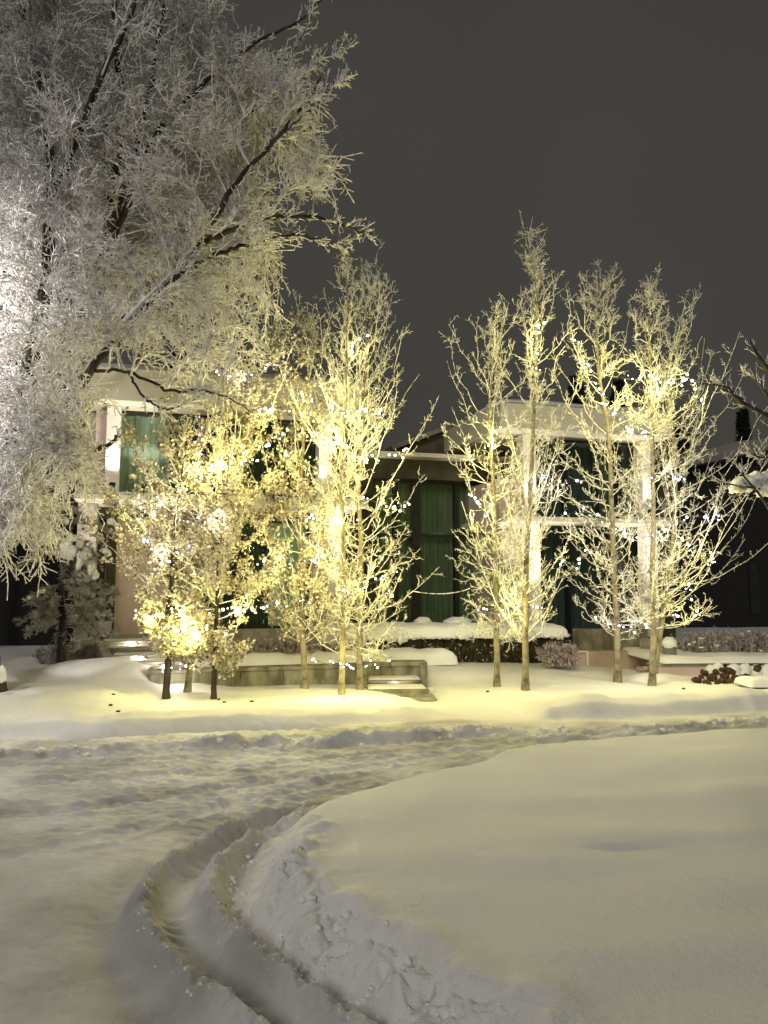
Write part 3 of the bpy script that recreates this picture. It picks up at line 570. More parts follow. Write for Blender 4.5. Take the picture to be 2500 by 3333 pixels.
# planters
def planter(px, pyt, pyb, w0, w1, D, label, plant=True, snowc=False):
    p = W(px, pyb, D); s = D/F; h = (pyb-pyt)*s; t = thing('planter', label, 'planter', tuple(p))
    b = MB(); b.lathe([(w0*s/2*.95, 0), (w0*s/2, .01), (w1*s/2, h*.96), (w1*s/2*1.06, h*.97), (w1*s/2*1.06, h), (w1*s/2*.9, h), (w1*s/2*.88, h*.9)], 0, 0, 28); part('pot', M['pot'], b, t)
    if plant:
        P = np.zeros((40, 5, 3)); az = rng.uniform(0, 6.28, 40); L = rng.uniform(.15, .32, 40); sp_ = rng.uniform(.1, .6, 40)
        for k in range(5): q = k/4; P[:, k, 0] = np.cos(az)*L*sp_*q**1.3; P[:, k, 1] = np.sin(az)*L*sp_*q**1.3; P[:, k, 2] = h*.9+L*q*(1-.3*q*sp_)
        g = grow(P, 5, .3, 1, .05, .11, .6, .7, .3, 3); V, Q = join([tubes(P, taper(P, .008, .003)), tubes(g, taper(g, .007, .004))]); mesh_np('plant', V, Q, M['frost'], t)
    if snowc:
        V, Q = blob((0, 0, h+.02), (w1*s/2*1.1, w1*s/2*1.1, .14), 4, 16, .12); mesh_np('snow_cap', V, Q, M['cap_snow'], t)
    return t
planter(330, 2022, 2088, 42, 66, 16.6, 'large dark tapered planter with a frosted plant beside the beige pier')
planter(512, 2022, 2062, 24, 36, 17.2, 'small pale planter with a spiky plant behind the leafy aspens')
planter(2180, 2100, 2146, 40, 44, 15.4, 'grey round planter under a dome of snow on the garden wall', False, True)
planter(1376, 2030, 2060, 46, 52, 18.6, 'low planter rounded with snow in front of the green curtained glass', False, True)
planter(1490, 2030, 2060, 76, 84, 18.8, 'wide low planter heaped with snow before the glazed centre', False, True)
# ---------------------------------------------------------------- hedge
hd, hit = frame_at('hedge', 'dense clipped brown hedge with a thick ragged snow cap before the glazed centre', 'hedge', 1130, 2150, 16.4, math.radians(9))
u0, _ = hit(1135, 2100); u1, _ = hit(1862, 2100); zt = hit(1500, 2072)[1]; zbm = hit(1500, 2170)[1]-.15
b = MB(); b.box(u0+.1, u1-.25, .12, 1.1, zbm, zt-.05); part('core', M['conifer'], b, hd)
n = 5200; P = np.zeros((n, 4, 3)); bx = rng.uniform(u0, u1-.1, n); end = np.clip((u1-bx)/.5, 0, 1)**.5
P[:, 0, 0] = bx; P[:, 0, 1] = rng.uniform(.0, .3, n)+.5*(1-end); P[:, 0, 2] = rng.uniform(zbm, zt-.1, n)
for k in range(1, 4): P[:, k] = P[:, k-1]+np.stack([rng.normal(0, .018, n), rng.normal(-.012, .012, n), rng.uniform(.03, .10, n)], 1)
P[:, :, 2] = np.minimum(P[:, :, 2], zt+.03)
V, Q = tubes(P, taper(P, .008, .004)); mesh_np('twigs', V, Q, M['hedge'], hd)
g = grow(P[:500], 2, .5, 1, .05, .10, .4, .8, .2, 3); V, Q = tubes(g, taper(g, .009, .007)); mesh_np('frosted_twigs', V, Q, M['frost'], hd)
V, Q = slab_snow(u0-.12, u1-.1, -.10, 1.3, zt-.01, .24, 91, .025, 260, 30)
parts = [(V, Q)]
for k in range(170):
    uu = random.uniform(u0-.1, u1-.12); q_ = .5+.5*math.sin(uu*2.1)+.4*math.sin(uu*7); parts.append(blob((uu, random.uniform(-.11, -.02), zt-random.uniform(-.07, .05)*max(.3, q_)), (random.uniform(.015, .08), .05, random.uniform(.02, .11)*max(.4, q_)), k, 8, .5))
V, Q = join(parts); mesh_np('snow_cap', V, Q, M['cap_snow'], hd)
# ---------------------------------------------------------------- frosted shrubs
def shrub(px0, px1, pyt, pyb, D, dep, n, label, snowy=True, m='shrub'):
    p = W((px0+px1)/2, pyb, D); s = D/F; w = (px1-px0)*s; h = (pyb-pyt)*s; t = thing('shrub', label, 'shrub', tuple(p), 'frosted shrubs')
    P = np.zeros((n, 6, 3)); bx = rng.uniform(-w/2, w/2, n); by = rng.uniform(-dep/2, dep/2, n); hh = h*rng.uniform(.6, 1.0, n)*(1-.35*(np.abs(bx)/(w/2))**4)
    lx = rng.normal(0, .10, n); ly = rng.normal(0, .08, n)
    for k in range(6): q = k/5; P[:, k, 0] = bx+lx*q+rng.normal(0, .012, n)*(k > 0); P[:, k, 1] = by+ly*q+rng.normal(0, .012, n)*(k > 0); P[:, k, 2] = hh*q*.85
    g = grow(P, 9, .15, 1, .10, .22, .5, .9, .3, 4, .1, .3); g2 = grow(g, 3, .3, 1, .03, .07, .4, .9, .2, 3)
    V, Q = join([tubes(P, taper(P, .009, .004)), tubes(g, taper(g, .006, .005)), tubes(g2, taper(g2, .006, .004))]); mesh_np('twigs', V, Q, M[m], t)
    if snowy:
        pr = []
        for k in range(int(n/7)): q = g[random.randrange(len(g))][2]; pr.append(blob(tuple(q), (random.uniform(.02, .055), random.uniform(.02, .05), random.uniform(.015, .035)), k, 6, .3))
        V, Q = join(pr); mesh_np('snow_clumps', V, Q, M['cap_snow'], t)
shrub(2235, 2520, 2030, 2158, 16.2, 1.1, 330, 'broad frosted pinkish shrub at the right edge above the snow capped wall')
shrub(2180, 2300, 2060, 2158, 16.6, .6, 110, 'smaller frosted shrub behind the grey planter at right')
shrub(820, 1010, 2075, 2140, 15.9, .7, 190, 'low frosted shrub on the raised bed between the leafy aspens and the house')
shrub(560, 800, 2085, 2145, 15.9, .6, 160, 'low frosted shrub on the raised bed right of the entrance steps')
shrub(1010, 1180, 2090, 2145, 16.2, .6, 140, 'low frosted shrub on the raised bed left of the hedge')
shrub(1770, 1868, 2085, 2165, 16.1, .6, 120, 'bare brown shrub at the right end of the hedge', False, 'shrub')
shrub(150, 260, 2085, 2170, 15.6, .5, 90, 'dim frosted shrub left of the entrance pedestal', False, 'needle')
# ---------------------------------------------------------------- aspens
TR = {
 1: dict(pts=[(540, 2275), (543, 2100), (548, 1900), (560, 1700), (590, 1500), (600, 1380)], prof=[(2150, 70), (2000, 150), (1850, 165), (1700, 150), (1550, 70), (1400, 15)], nb=52, leaf=5200, bark='bark_dark', r=.055,
         label='aspen with dark trunk and brown frosted leaves, leftmost of the lit row'),
 2: dict(pts=[(607, 2255), (628, 2080), (646, 1925), (690, 1680), (765, 1450), (826, 1281), (905, 1075)], prof=[(2000, 60), (1850, 120), (1700, 165), (1500, 135), (1350, 75), (1230, 38), (1090, 22)], nb=70, leaf=6800, bark='bark_aspen', r=.055,
         label='tall leafy aspen whose pale trunk leans right, second from the left of the row'),
 3: dict(pts=[(695, 2275), (700, 2150), (703, 2000), (710, 1800), (735, 1600), (745, 1450)], prof=[(2170, 75), (2050, 160), (1900, 185), (1750, 150), (1600, 90), (1480, 30)], nb=48, leaf=5200, bark='bark_dark', r=.045,
         label='small aspen with brown frosted leaves and a short dark trunk, third from the left'),
 4: dict(pts=[(993, 2242), (990, 2050), (985, 1800), (985, 1550), (1000, 1300), (1015, 1150), (1012, 1040)], prof=[(2100, 90), (1950, 125), (1800, 130), (1650, 140), (1500, 110), (1350, 90), (1200, 42), (1060, 14)], nb=66, leaf=5600, bark='bark_aspen', r=.055,
         label='upright brown leafed aspen, left of two bare ones by the garden steps'),
 5: dict(pts=[(1110, 2260), (1114, 2050), (1116, 1800), (1112, 1550), (1128, 1250), (1138, 1000), (1130, 800)], prof=[(2050, 60), (1900, 90), (1700, 110), (1450, 120), (1250, 90), (1100, 50), (850, 14)], nb=70, leaf=0, bark='bark_aspen', r=.05,
         label='slim bare frosted aspen with a grey trunk and tall thin top beside the steps'),
 6: dict(pts=[(1170, 2242), (1174, 2050), (1172, 1800), (1165, 1600), (1180, 1350), (1190, 1150), (1222, 900)], prof=[(2160, 130), (2000, 210), (1850, 240), (1650, 235), (1450, 170), (1250, 110), (1100, 90), (920, 40)], nb=140, leaf=0, bark='bark_aspen', r=.055,
         label='wide brightly lit bare aspen strung with white lights right above the garden steps'),
 7: dict(pts=[(1620, 2235), (1617, 2050), (1612, 1850), (1606, 1600), (1590, 1400), (1600, 1200), (1640, 1040)], prof=[(2080, 110), (1950, 120), (1800, 130), (1600, 160), (1400, 150), (1250, 100), (1080, 45)], nb=95, leaf=0, bark='bark_aspen', r=.052,
         label='bare frosted aspen with spreading left branches, leftmost of the right hand group'),
 8: dict(pts=[(1710, 2247), (1712, 2050), (1716, 1850), (1730, 1600), (1742, 1350), (1750, 1000), (1738, 830), (1712, 712)], prof=[(2100, 140), (1950, 140), (1800, 130), (1600, 150), (1400, 120), (1150, 75), (950, 30), (800, 12)], nb=100, leaf=0, bark='bark_aspen', r=.055,
         label='tallest bare aspen with a thin dark leader, second in the right hand group'),
 9: dict(pts=[(2010, 2220), (2006, 2050), (1996, 1850), (1988, 1650), (1975, 1420), (1945, 1220), (1935, 1050), (1942, 890)], prof=[(2090, 160), (1950, 180), (1800, 170), (1600, 170), (1400, 150), (1200, 100), (1000, 45)], nb=115, leaf=0, bark='bark_aspen', r=.062,
         label='stout pale aspen with knotted trunk, third in the right hand group'),
 10: dict(pts=[(2120, 2230), (2124, 2050), (2122, 1850), (2126, 1600), (2120, 1350), (2112, 1100), (2120, 895)], prof=[(2050, 140), (1850, 130), (1600, 110), (1350, 110), (1150, 70), (950, 22)], nb=85, leaf=0, bark='bark_aspen', r=.058,
         label='bare aspen with a dark straight trunk before the white pillar of the right wing'),
 11: dict(pts=[(2128, 2190), (2150, 2060), (2182, 1850), (2200, 1600), (2185, 1350), (2165, 1260), (2200, 1080)], prof=[(2050, 170), (1900, 280), (1750, 250), (1600, 205), (1450, 130), (1250, 90), (1120, 40)], nb=105, leaf=0, bark='bark_aspen', r=.05,
         label='rightmost aspen leaning right with long low branches reaching toward the dark house'),
}
def build_aspen(k, T):
    D = TREES[k][2]; s = D/F; pts = np.array([W(a, b_, D) for a, b_ in T['pts']])
    base = pts[0].copy(); pts[:, 1] += np.linspace(0, 1, len(pts))*random.uniform(-.3, .3)
    pts[0, 2] -= .12
    tr = spline(pts, 40); tr += np.cumsum(rng.normal(0, .004, tr.shape), axis=0)*np.array([1, 1, 0])
    r = T['r']*(1-np.linspace(0, 1, 40))**.8+.006; r[:2] *= 1.25
    t = thing('aspen_tree', T['label'], 'tree', tuple(base), 'aspens strung with lights')
    pf = np.array(sorted([(G_h(py_, D), w*s) for py_, w in T['prof']]))
    T['nb'] = int(T['nb']*(.88 if k != 11 else .7)); tv = rng.uniform(.6, 1.5); sk = rng.normal(0, .12) if k != 11 else .35; uu_ = rng.uniform(0, 1, T['nb']); zs = np.sort(pf[0, 0]+(tr[-1, 2]-.25-pf[0, 0])*uu_**(1.7 if T['leaf'] else 1.3)); hgt = tr[-1, 2]-tr[0, 2]
    w = np.interp(zs, pf[:, 0], pf[:, 1])*rng.uniform(.35, 1.25, T['nb'])*(1.6 if T['leaf'] else 1.12)*(1-.0*zs)
    az = np.arange(T['nb'])*2.4+rng.normal(0, .5, T['nb']); wy = .75
    K = 9; P = np.zeros((T['nb'], K, 3))
    rs_ = rng.uniform(-.25, 1.7, T['nb'])
    for q in range(K):
        f = q/(K-1); rise = tv*w*(rs_*.75*f+.55*f**2.0)+w*1.5*f*((zs-pf[0, 0])/max(.1, hgt))**1.5*(0.75+0.5*(zs-pf[0, 0])/max(.1, hgt))
        P[:, q, 0] = np.interp(zs, tr[:, 2], tr[:, 0])+(np.cos(az)+sk)*w*(f**.8)
        P[:, q, 1] = np.interp(zs, tr[:, 2], tr[:, 1])+np.sin(az)*w*wy*(f**.8)
        P[:, q, 2] = zs-w*.3+rise
    P[:, 1:] += np.cumsum(rng.normal(0, .034, P[:, 1:].shape), axis=1)
    P[:, :, 2] -= (P[:, :1, 2]-zs[:, None])          # roots exactly on the trunk
    rb = taper(P, .0095, .004)
    V, Q = join([tubes(tr[None], r[None], 10)]); mesh_np('trunk', V, Q, M[T['bark']], t, loc=tuple(base))
    g1 = grow(P, 8, .22, 1., .12, .48, .55, .9, .22, 6, .12, .30, .35)
    g2 = grow(g1, 4, .15, 1, .04, .13, .5, .95, .2, 3, .1, .3)
    g3 = grow(P, 12, .1, 1, .04, .09, .3, 1, .25, 3, .1, .2)
    top = grow(tr[None, 25:], 13, .05, 1, .3, .85, .8, .38, .5, 6, .3, .12)
    tp2 = grow(top, 7, .1, 1, .03, .07, .4, .9, .2, 3)
    V, Q = join([tubes(P, rb, 4), tubes(g1, taper(g1, .0048, .0038)), tubes(g2, taper(g2, .0048, .0036)), tubes(g3, taper(g3, .0055, .0038)), tubes(top, taper(top, .0065, .004)), tubes(tp2, taper(tp2, .006, .0045))])
    mesh_np('crown', V, Q, M['frost_aspen'], t, loc=tuple(base))
    if T['leaf']:
        src = np.concatenate([g1.reshape(-1, 3), g2.reshape(-1, 3), P[:, 2:].reshape(-1, 3)]); hh_ = (src[:, 2]-base[2])/hgt; src = src[rng.random(len(src)) > sst(.55, 1.05, hh_)*.9]; nl_ = int(T['leaf']*1.75); i = rng.integers(0, len(src), nl_); c = src[i]+rng.normal(0, .035, (nl_, 3))
        a = unit(len(c)); bb = np.cross(a, unit(len(c))); bb /= np.linalg.norm(bb, axis=1, keepdims=True)+1e-9; L = rng.uniform(.020, .042, len(c))[:, None]
        cc = np.cross(a, bb)*L*.35
        V = np.stack([c, c+a*L+bb*L*.75+cc, c+a*L*2.0, c+a*L-bb*L*.75+cc], 1).reshape(-1, 3); Q = np.arange(len(V)).reshape(-1, 4)
        mesh_np('leaves', V, Q, M['leaf'], t, loc=tuple(base))
    return P
def G_h(py, D): return float(W(1250, py, D)[2])
BR = {}
for k, T in TR.items(): BR[k] = build_aspen(k, T)
# ---------------------------------------------------------------- great frosted willow at left
wb = W(-25, 2262, 12.4)
wil = thing('willow_tree', 'huge old willow white with hoarfrost filling the upper left', 'tree', tuple(wb))
def limb(l, n=34): return spline([W(*a) for a in l], n)
limbs = [
 (limb([(-30, 2290, 12.4), (-60, 2150, 12.4), (-90, 1900, 12.4), (-50, 1740, 12.3)]), .27, .25),
 (limb([(-40, 1800, 12.3), (15, 1620, 12.2), (60, 1380, 12.0), (110, 1120, 11.9), (150, 900, 11.9), (160, 640, 11.9), (150, 320, 12), (70, 20, 12.1), (20, -400, 12.2)]), .15, .035),
 (limb([(-20, 1760, 12.3), (60, 1560, 12.5), (150, 1350, 12.7), (250, 1080, 12.8), (330, 860, 12.7), (370, 600, 12.6), (395, 300, 12.6), (370, 0, 12.7), (380, -350, 12.8)]), .13, .03),
 (limb([(350, 760, 12.7), (410, 600, 12.5), (480, 330, 12.3), (535, 20, 12.2), (600, -300, 12.1)]), .05, .02),
 (limb([(60, 1590, 12.1), (160, 1420, 11.8), (290, 1220, 11.5), (440, 1040, 11.3), (590, 885, 11.2), (700, 705, 11.1), (790, 570, 11.1), (880, 470, 11.1), (1000, 335, 11.2), (1045, 250, 11.2)]), .075, .010),
 (limb([(600, 870, 11.2), (680, 780, 11.2), (800, 735, 11.3), (900, 705, 11.4), (1040, 712, 11.5), (1150, 745, 11.5), (1210, 760, 11.5)]), .05, .012),
 (limb([(330, 880, 12.7), (400, 700, 12.4), (480, 500, 12.2), (560, 370, 12.0), (700, 240, 11.9), (830, 140, 11.9), (960, 80, 11.9), (1060, -10, 11.9)]), .06, .010),
 (limb([(160, 700, 11.9), (250, 450, 11.5), (330, 250, 11.3), (420, 60, 11.2), (520, -250, 11.2)]), .06, .02),
 (limb([(-40, 1780, 12.3), (-250, 1500, 12.6), (-480, 1100, 12.9), (-600, 600, 13)]), .16, .04),
 (limb([(-50, 1800, 12.3), (-300, 1600, 11.6), (-600, 1250, 11.2), (-750, 800, 11)]), .14, .04),
 (limb([(90, 1500, 12.2), (210, 1480, 11.6), (330, 1460, 11.2), (390, 1415, 11.0)]), .05, .018),
 (limb([(300, 1205, 11.5), (420, 1213, 11.2), (560, 1275, 11.0), (640, 1268, 10.9), (720, 1285, 10.9), (830, 1345, 10.9)]), .028, .006),
 (limb([(420, 1215, 11.2), (470, 1290, 11), (540, 1330, 10.9), (620, 1310, 10.9), (680, 1270, 10.9)]), .02, .006),
 (limb([(560, 900, 11.3), (700, 830, 11.5), (800, 800, 11.6), (950, 765, 11.7), (1060, 790, 11.8), (1130, 800, 11.8)]), .04, .010),
 (limb([(880, 330, 11.6), (960, 260, 11.6), (1040, 200, 11.5), (1130, 152, 11.5)]), .012, .005),
 (limb([(800, 380, 11.6), (900, 300, 11.6), (950, 180, 11.6), (1010, 60, 11.6), (1020, -60, 11.6)]), .014, .005),
 (limb([(860, 480, 11.1), (960, 400, 11.1), (1060, 300, 11.1), (1120, 255, 11.1)]), .014, .005),
]
parts = []
for c, r0, r1 in limbs:
    n = len(c); c = c.copy(); c[1:-1] += rng.normal(0, .012, (n-2, 3)); parts.append(tubes(c[None], np.linspace(1, 0, n)[None]**.8*(r0-r1)+r1, 10))
V, Q = join(parts); mesh_np('trunk', V, Q, M['bark_dark'], wil, loc=tuple(wb))
bd = np.array([(-500, 720), (0, 720), (150, 780), (260, 930), (340, 1060), (420, 1090), (540, 1090), (620, 1050), (690, 930), (760, 910), (850, 940), (950, 960), (1020, 900), (1080, 780), (1130, 560), (1200, 430), (1300, 350), (1400, 300), (1500, 240), (1600, 200), (1700, 150), (1800, 60)])
cl = []; samp = np.concatenate([c for c, a, b_ in limbs[1:]])
while len(cl) < 490:
    px = rng.uniform(-750, 1080); py = rng.uniform(-420, 1760); 
    if px > np.interp(py, bd[:, 0], bd[:, 1])-40: continue
    if py > 1120 and px > 250 and rng.random() > .45: continue
    if px < 0 and rng.random() > .45: continue
    if py < 0 and rng.random() > .45: continue
    cl.append(W(px, py, rng.uniform(10.6, 13.9)))
for k in range(8): px = rng.uniform(420, 850); cl.append(W(px, rng.uniform(1020, 1190), rng.uniform(11.2, 12)))
for k in range(24): cl.append(W(rng.uniform(60, 290), rng.uniform(1280, 1560), rng.uniform(10.8, 11.8)))
for k in range(26): cl.append(W(rng.uniform(-60, 170), rng.uniform(1560, 1790), rng.uniform(10.8, 12)))
cl = np.array(cl); SB = []
for c in cl:
    d = np.linalg.norm(samp-(c+np.array([-.25, 0, -.25])), axis=1); d += np.where(samp[:, 2] > c[2]+.35, 1.5, 0); i = int(np.argmin(d+rng.uniform(0, .3, len(d)))); a = samp[i]
    v = c-a; L = np.linalg.norm(v); m = a+v*.5+np.array([0, 0, .22*L])+rng.normal(0, .05*L, 3)
    e = c+np.array([0, 0, -.12*L])
    SB.append(spline([a, m, e+v*.18/max(L, .3)], 9))
SB = np.array(SB)
out = np.array([.25, -.1, 0])
def gw(P, n, s0, s1, L0, L1, **k): return grow(P, n, s0, s1, L0, L1, **k)
g1 = gw(SB, 13, .2, 1., .35, 1.0, along=.9, rnd=.75, up=-.05, K=7, bend=-.13, wig=.20, taper=.2)
hi = gw(SB[SB[:, -1, 2] > 7.0], 8, .3, 1., .3, .8, along=.8, rnd=.6, up=.35, K=6, bend=.05, wig=.16, taper=.2)
g1b = np.concatenate([g1[:, [0, 1, 2, 3, 4, 6]], hi])
g2 = gw(g1b, 5, .15, 1., .10, .30, along=.6, rnd=.85, up=-.02, K=4, bend=-.06, wig=.22, taper=.3)
g3 = gw(g2, 1, .3, 1., .035, .085, along=.4, rnd=.9, up=0, K=3, bend=0, wig=.2)
g4 = gw(g1b, 4, .1, 1., .03, .07, along=.4, rnd=.9, up=.1, K=3, bend=0, wig=.2)
thin = np.array([spline(c, 14) for c, a, b_ in limbs[4:7]+limbs[10:]]); g5 = gw(thin, 34, .25, 1, .15, .5, along=.7, rnd=.7, up=.1, K=5, bend=0, wig=.2, taper=.4); g6 = gw(g5, 4, .2, 1, .05, .14, along=.5, rnd=.8, up=0, K=3)
V, Q = join([tubes(SB, taper(SB, .018, .008), 4), tubes(g1b, taper(g1b, .0105, .0075)), tubes(g2, taper(g2, .0088, .0062)), tubes(g3, taper(g3, .0085, .006)), tubes(g4, taper(g4, .0085, .006)), tubes(g5, taper(g5, .010, .007)), tubes(g6, taper(g6, .009, .007))])
mesh_np('crown', V, Q, M['frost'], wil, loc=tuple(wb))
print('willow faces', len(Q))
pr = []
for a, b_ in ((limbs[4][0][7], limbs[4][0][13]),):
    c = limbs[4][0][7:15]+np.array([-.03, -.03, .11]); V1, Q1 = tubes(c[None], np.array([[.01, .03, .036, .038, .036, .03, .02, .01]]), 10); pr.append((V1, Q1))
c = limbs[10][0][6:20]+np.array([0, 0, .05]); pr.append(tubes(c[None], np.full((1, len(c)), .035), 8))
pr.append(blob(wb+np.array([.25, -.2, .42]), (.22, .2, .45), 3, 16, .3))
pr[-1] = blob(W(4, 2195, 12.15), (.06, .08, .13), 3, 14, .35)
for V, Q in pr: mesh_np('branch_snow', V, Q, M['cap_snow'], wil, loc=tuple(wb))
# tree entering at the right edge
rb_ = W(2760, 2240, 13); rt = thing('bare_tree', 'dark bare tree whose snowy branches enter at the right edge', 'tree', tuple(rb_))
RL = [limb([(2760, 2260, 13), (2750, 1900, 13), (2690, 1600, 13), (2600, 1400, 13), (2540, 1250, 13), (2480, 1180, 13), (2440, 1110, 13)], 20), limb([(2640, 1450, 13), (2500, 1355, 12.8), (2400, 1300, 12.6), (2370, 1262, 12.6), (2300, 1250, 12.5)], 20), limb([(2420, 1300, 12.6), (2360, 1270, 12.6), (2290, 1225, 12.6)], 12), limb([(2590, 1420, 13), (2500, 1290, 13.1), (2460, 1240, 13.1), (2400, 1205, 13.1)], 14),
      limb([(2720, 1800, 13), (2580, 1760, 12.8), (2480, 1620, 12.6), (2430, 1560, 12.5), (2390, 1510, 12.5)], 14), limb([(2560, 1600, 12.8), (2470, 1590, 12.6), (2370, 1575, 12.5), (2320, 1558, 12.5)], 14), limb([(2700, 1650, 13), (2560, 1500, 12.9), (2480, 1490, 12.8), (2440, 1475, 12.8)], 14)]
rr = [(.16, .02), (.045, .01), (.02, .006), (.03, .008), (.035, .008), (.022, .007), (.03, .008)]
V, Q = join([tubes(c[None], np.linspace(a, b_, len(c))[None], 8) for c, (a, b_) in zip(RL, rr)]); mesh_np('trunk', V, Q, M['bark_dark'], rt, loc=tuple(rb_))
RS = np.array([spline(c, 12) for c in RL[1:]]+[spline(RL[0][10:], 12)]); a1 = grow(RS, 12, .3, 1, .15, .45, .7, .7, .3, 5, .05, .2); a2 = grow(a1, 4, .2, 1, .05, .15, .5, .8, .2, 3)
V, Q = join([tubes(a1, taper(a1, .008, .005)), tubes(a2, taper(a2, .007, .004))]); mesh_np('crown', V, Q, M['frost'], rt, loc=tuple(rb_))
pr = []
for k, (px, py, r_) in enumerate([(2430, 1575, 40), (2470, 1560, 35), (2500, 1590, 45), (2400, 1590, 25), (2520, 1550, 40)]):
    D = 12.7; c = W(px, py, D); s = D/F; pr.append(blob(c, (r_*s, .14, r_*s*.6), k, 14, .4))
V, Q = join(pr); mesh_np('branch_snow', V, Q, M['frost'], rt, loc=tuple(rb_))
# ---------------------------------------------------------------- young pine by the steps
pb = W(200, 2175, 15.0); pt = thing('pine_tree', 'young pine with clumps of snow on drooping boughs left of the entrance steps', 'tree', tuple(pb))
tr = spline([W(196, 2185, 15), W(203, 2050, 15), (W(200, 1900, 15)), W(225, 1700, 15.1), W(235, 1560, 15.1)], 24)
V, Q = tubes(tr[None], np.linspace(.085, .03, 24)[None], 8); mesh_np('trunk', V, Q, M['bark_dark'], pt, loc=tuple(pb))
tips = []
for k in range(80):
    py = rng.uniform(1600, 2060); hw = np.interp(py, [1560, 1700, 1850, 2060], [60, 150, 165, 140]); side = rng.uniform(-1, 1); a = W(203+(rng.random()*10), py, 15.0)
    e = W(215+side*hw*1.1, py+rng.uniform(10, 70), 15+rng.uniform(-.8, .5)); tips.append(spline([a, (a+e)/2+np.array([0, 0, .06]), e], 8))
tips = np.array(tips); n1 = grow(tips, 14, .35, 1, .12, .30, .8, .6, .15, 4, .05, .15); n2 = grow(n1, 16, .1, 1, .05, .09, .75, .7, .15, 2, 0, 0, .1)
V, Q = join([tubes(tips, taper(tips, .014, .006)), tubes(n1, taper(n1, .006, .004)), tubes(n2, taper(n2, .0045, .003))]); mesh_np('crown', V, Q, M['needle'], pt, loc=tuple(pb))
pr = []
for k, (px, py, rx, rz_) in enumerate([(222, 1790, 26, 34), (215, 1765, 20, 14), (245, 1750, 26, 13), (262, 1770, 12, 16), (258, 1825, 13, 24), (285, 1810, 22, 20), (300, 1845, 14, 30), (310, 1870, 8, 14), (215, 1695, 14, 12), (355, 1610, 22, 18), (370, 1640, 20, 26), (352, 1590, 18, 14), (360, 1700, 16, 12), (385, 1720, 12, 16), (340, 1790, 18, 8), (350, 1800, 12, 12), (80, 1640, 16, 16), (275, 1600, 10, 8), (135, 1925, 14, 7), (95, 1945, 10, 6)]):
    D = 14.5; c = W(px, py, D); s = D/F; 
    for j in range(4): pr.append(blob(c+np.array([random.uniform(-.55, .55)*rx*s, random.uniform(-.05, .05), random.uniform(-.6, .6)*rz_*s]), (rx*s*.55, .08, rz_*s*.6), k*4+j, 12, .4))
V, Q = join(pr); mesh_np('snow_clumps', V, Q, M['cap_snow'], pt, loc=tuple(pb))
# ---------------------------------------------------------------- dark conifers beyond the house
def conifer(px, pyt, D, wpx, label, n=700):
    b0 = W(px, 1890, D); top = W(px, pyt, D); s = D/F; h = top[2]-.3; t = thing('conifer_tree', label, 'tree', (b0[0], D, .3), 'conifers behind the house')
    tr = np.array([[0, 0, 0], [0, 0, h*.5], [0, 0, h]]); V, Q = tubes(tr[None], np.array([[.22, .13, .02]]), 8); mesh_np('trunk', V, Q, M['bark_dark'], t)
    P = np.zeros((n, 4, 3)); q = rng.uniform(.15, 1, n)**.8; az = rng.uniform(0, 6.28, n); R = wpx*s*(1-q)**.7*rng.uniform(.6, 1.1, n)+.1
    for k in range(4): f = k/3; P[:, k, 0] = np.cos(az)*R*f; P[:, k, 1] = np.sin(az)*R*f; P[:, k, 2] = q*h-.25*R*f+.10*R*f*f
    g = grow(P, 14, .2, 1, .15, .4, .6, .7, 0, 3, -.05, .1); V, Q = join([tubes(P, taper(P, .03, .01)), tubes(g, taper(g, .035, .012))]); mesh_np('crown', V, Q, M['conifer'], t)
conifer(760, 1050, 30, 120, 'dark conifer rising behind the roof of the left wing')
conifer(1890, 1230, 31, 90, 'dark conifer directly behind the roof of the right wing')
conifer(2030, 1245, 33, 80, 'dark conifer behind the lights strung over the right wing')
conifer(2235, 1395, 30, 80, 'dark conifer between the right wing and the unlit house')
conifer(2440, 1335, 38, 60, 'small dark conifer above the snowy roof at the right edge')
conifer(560, 1120, 30, 70, 'dark conifer carrying violet lights above the left wing')
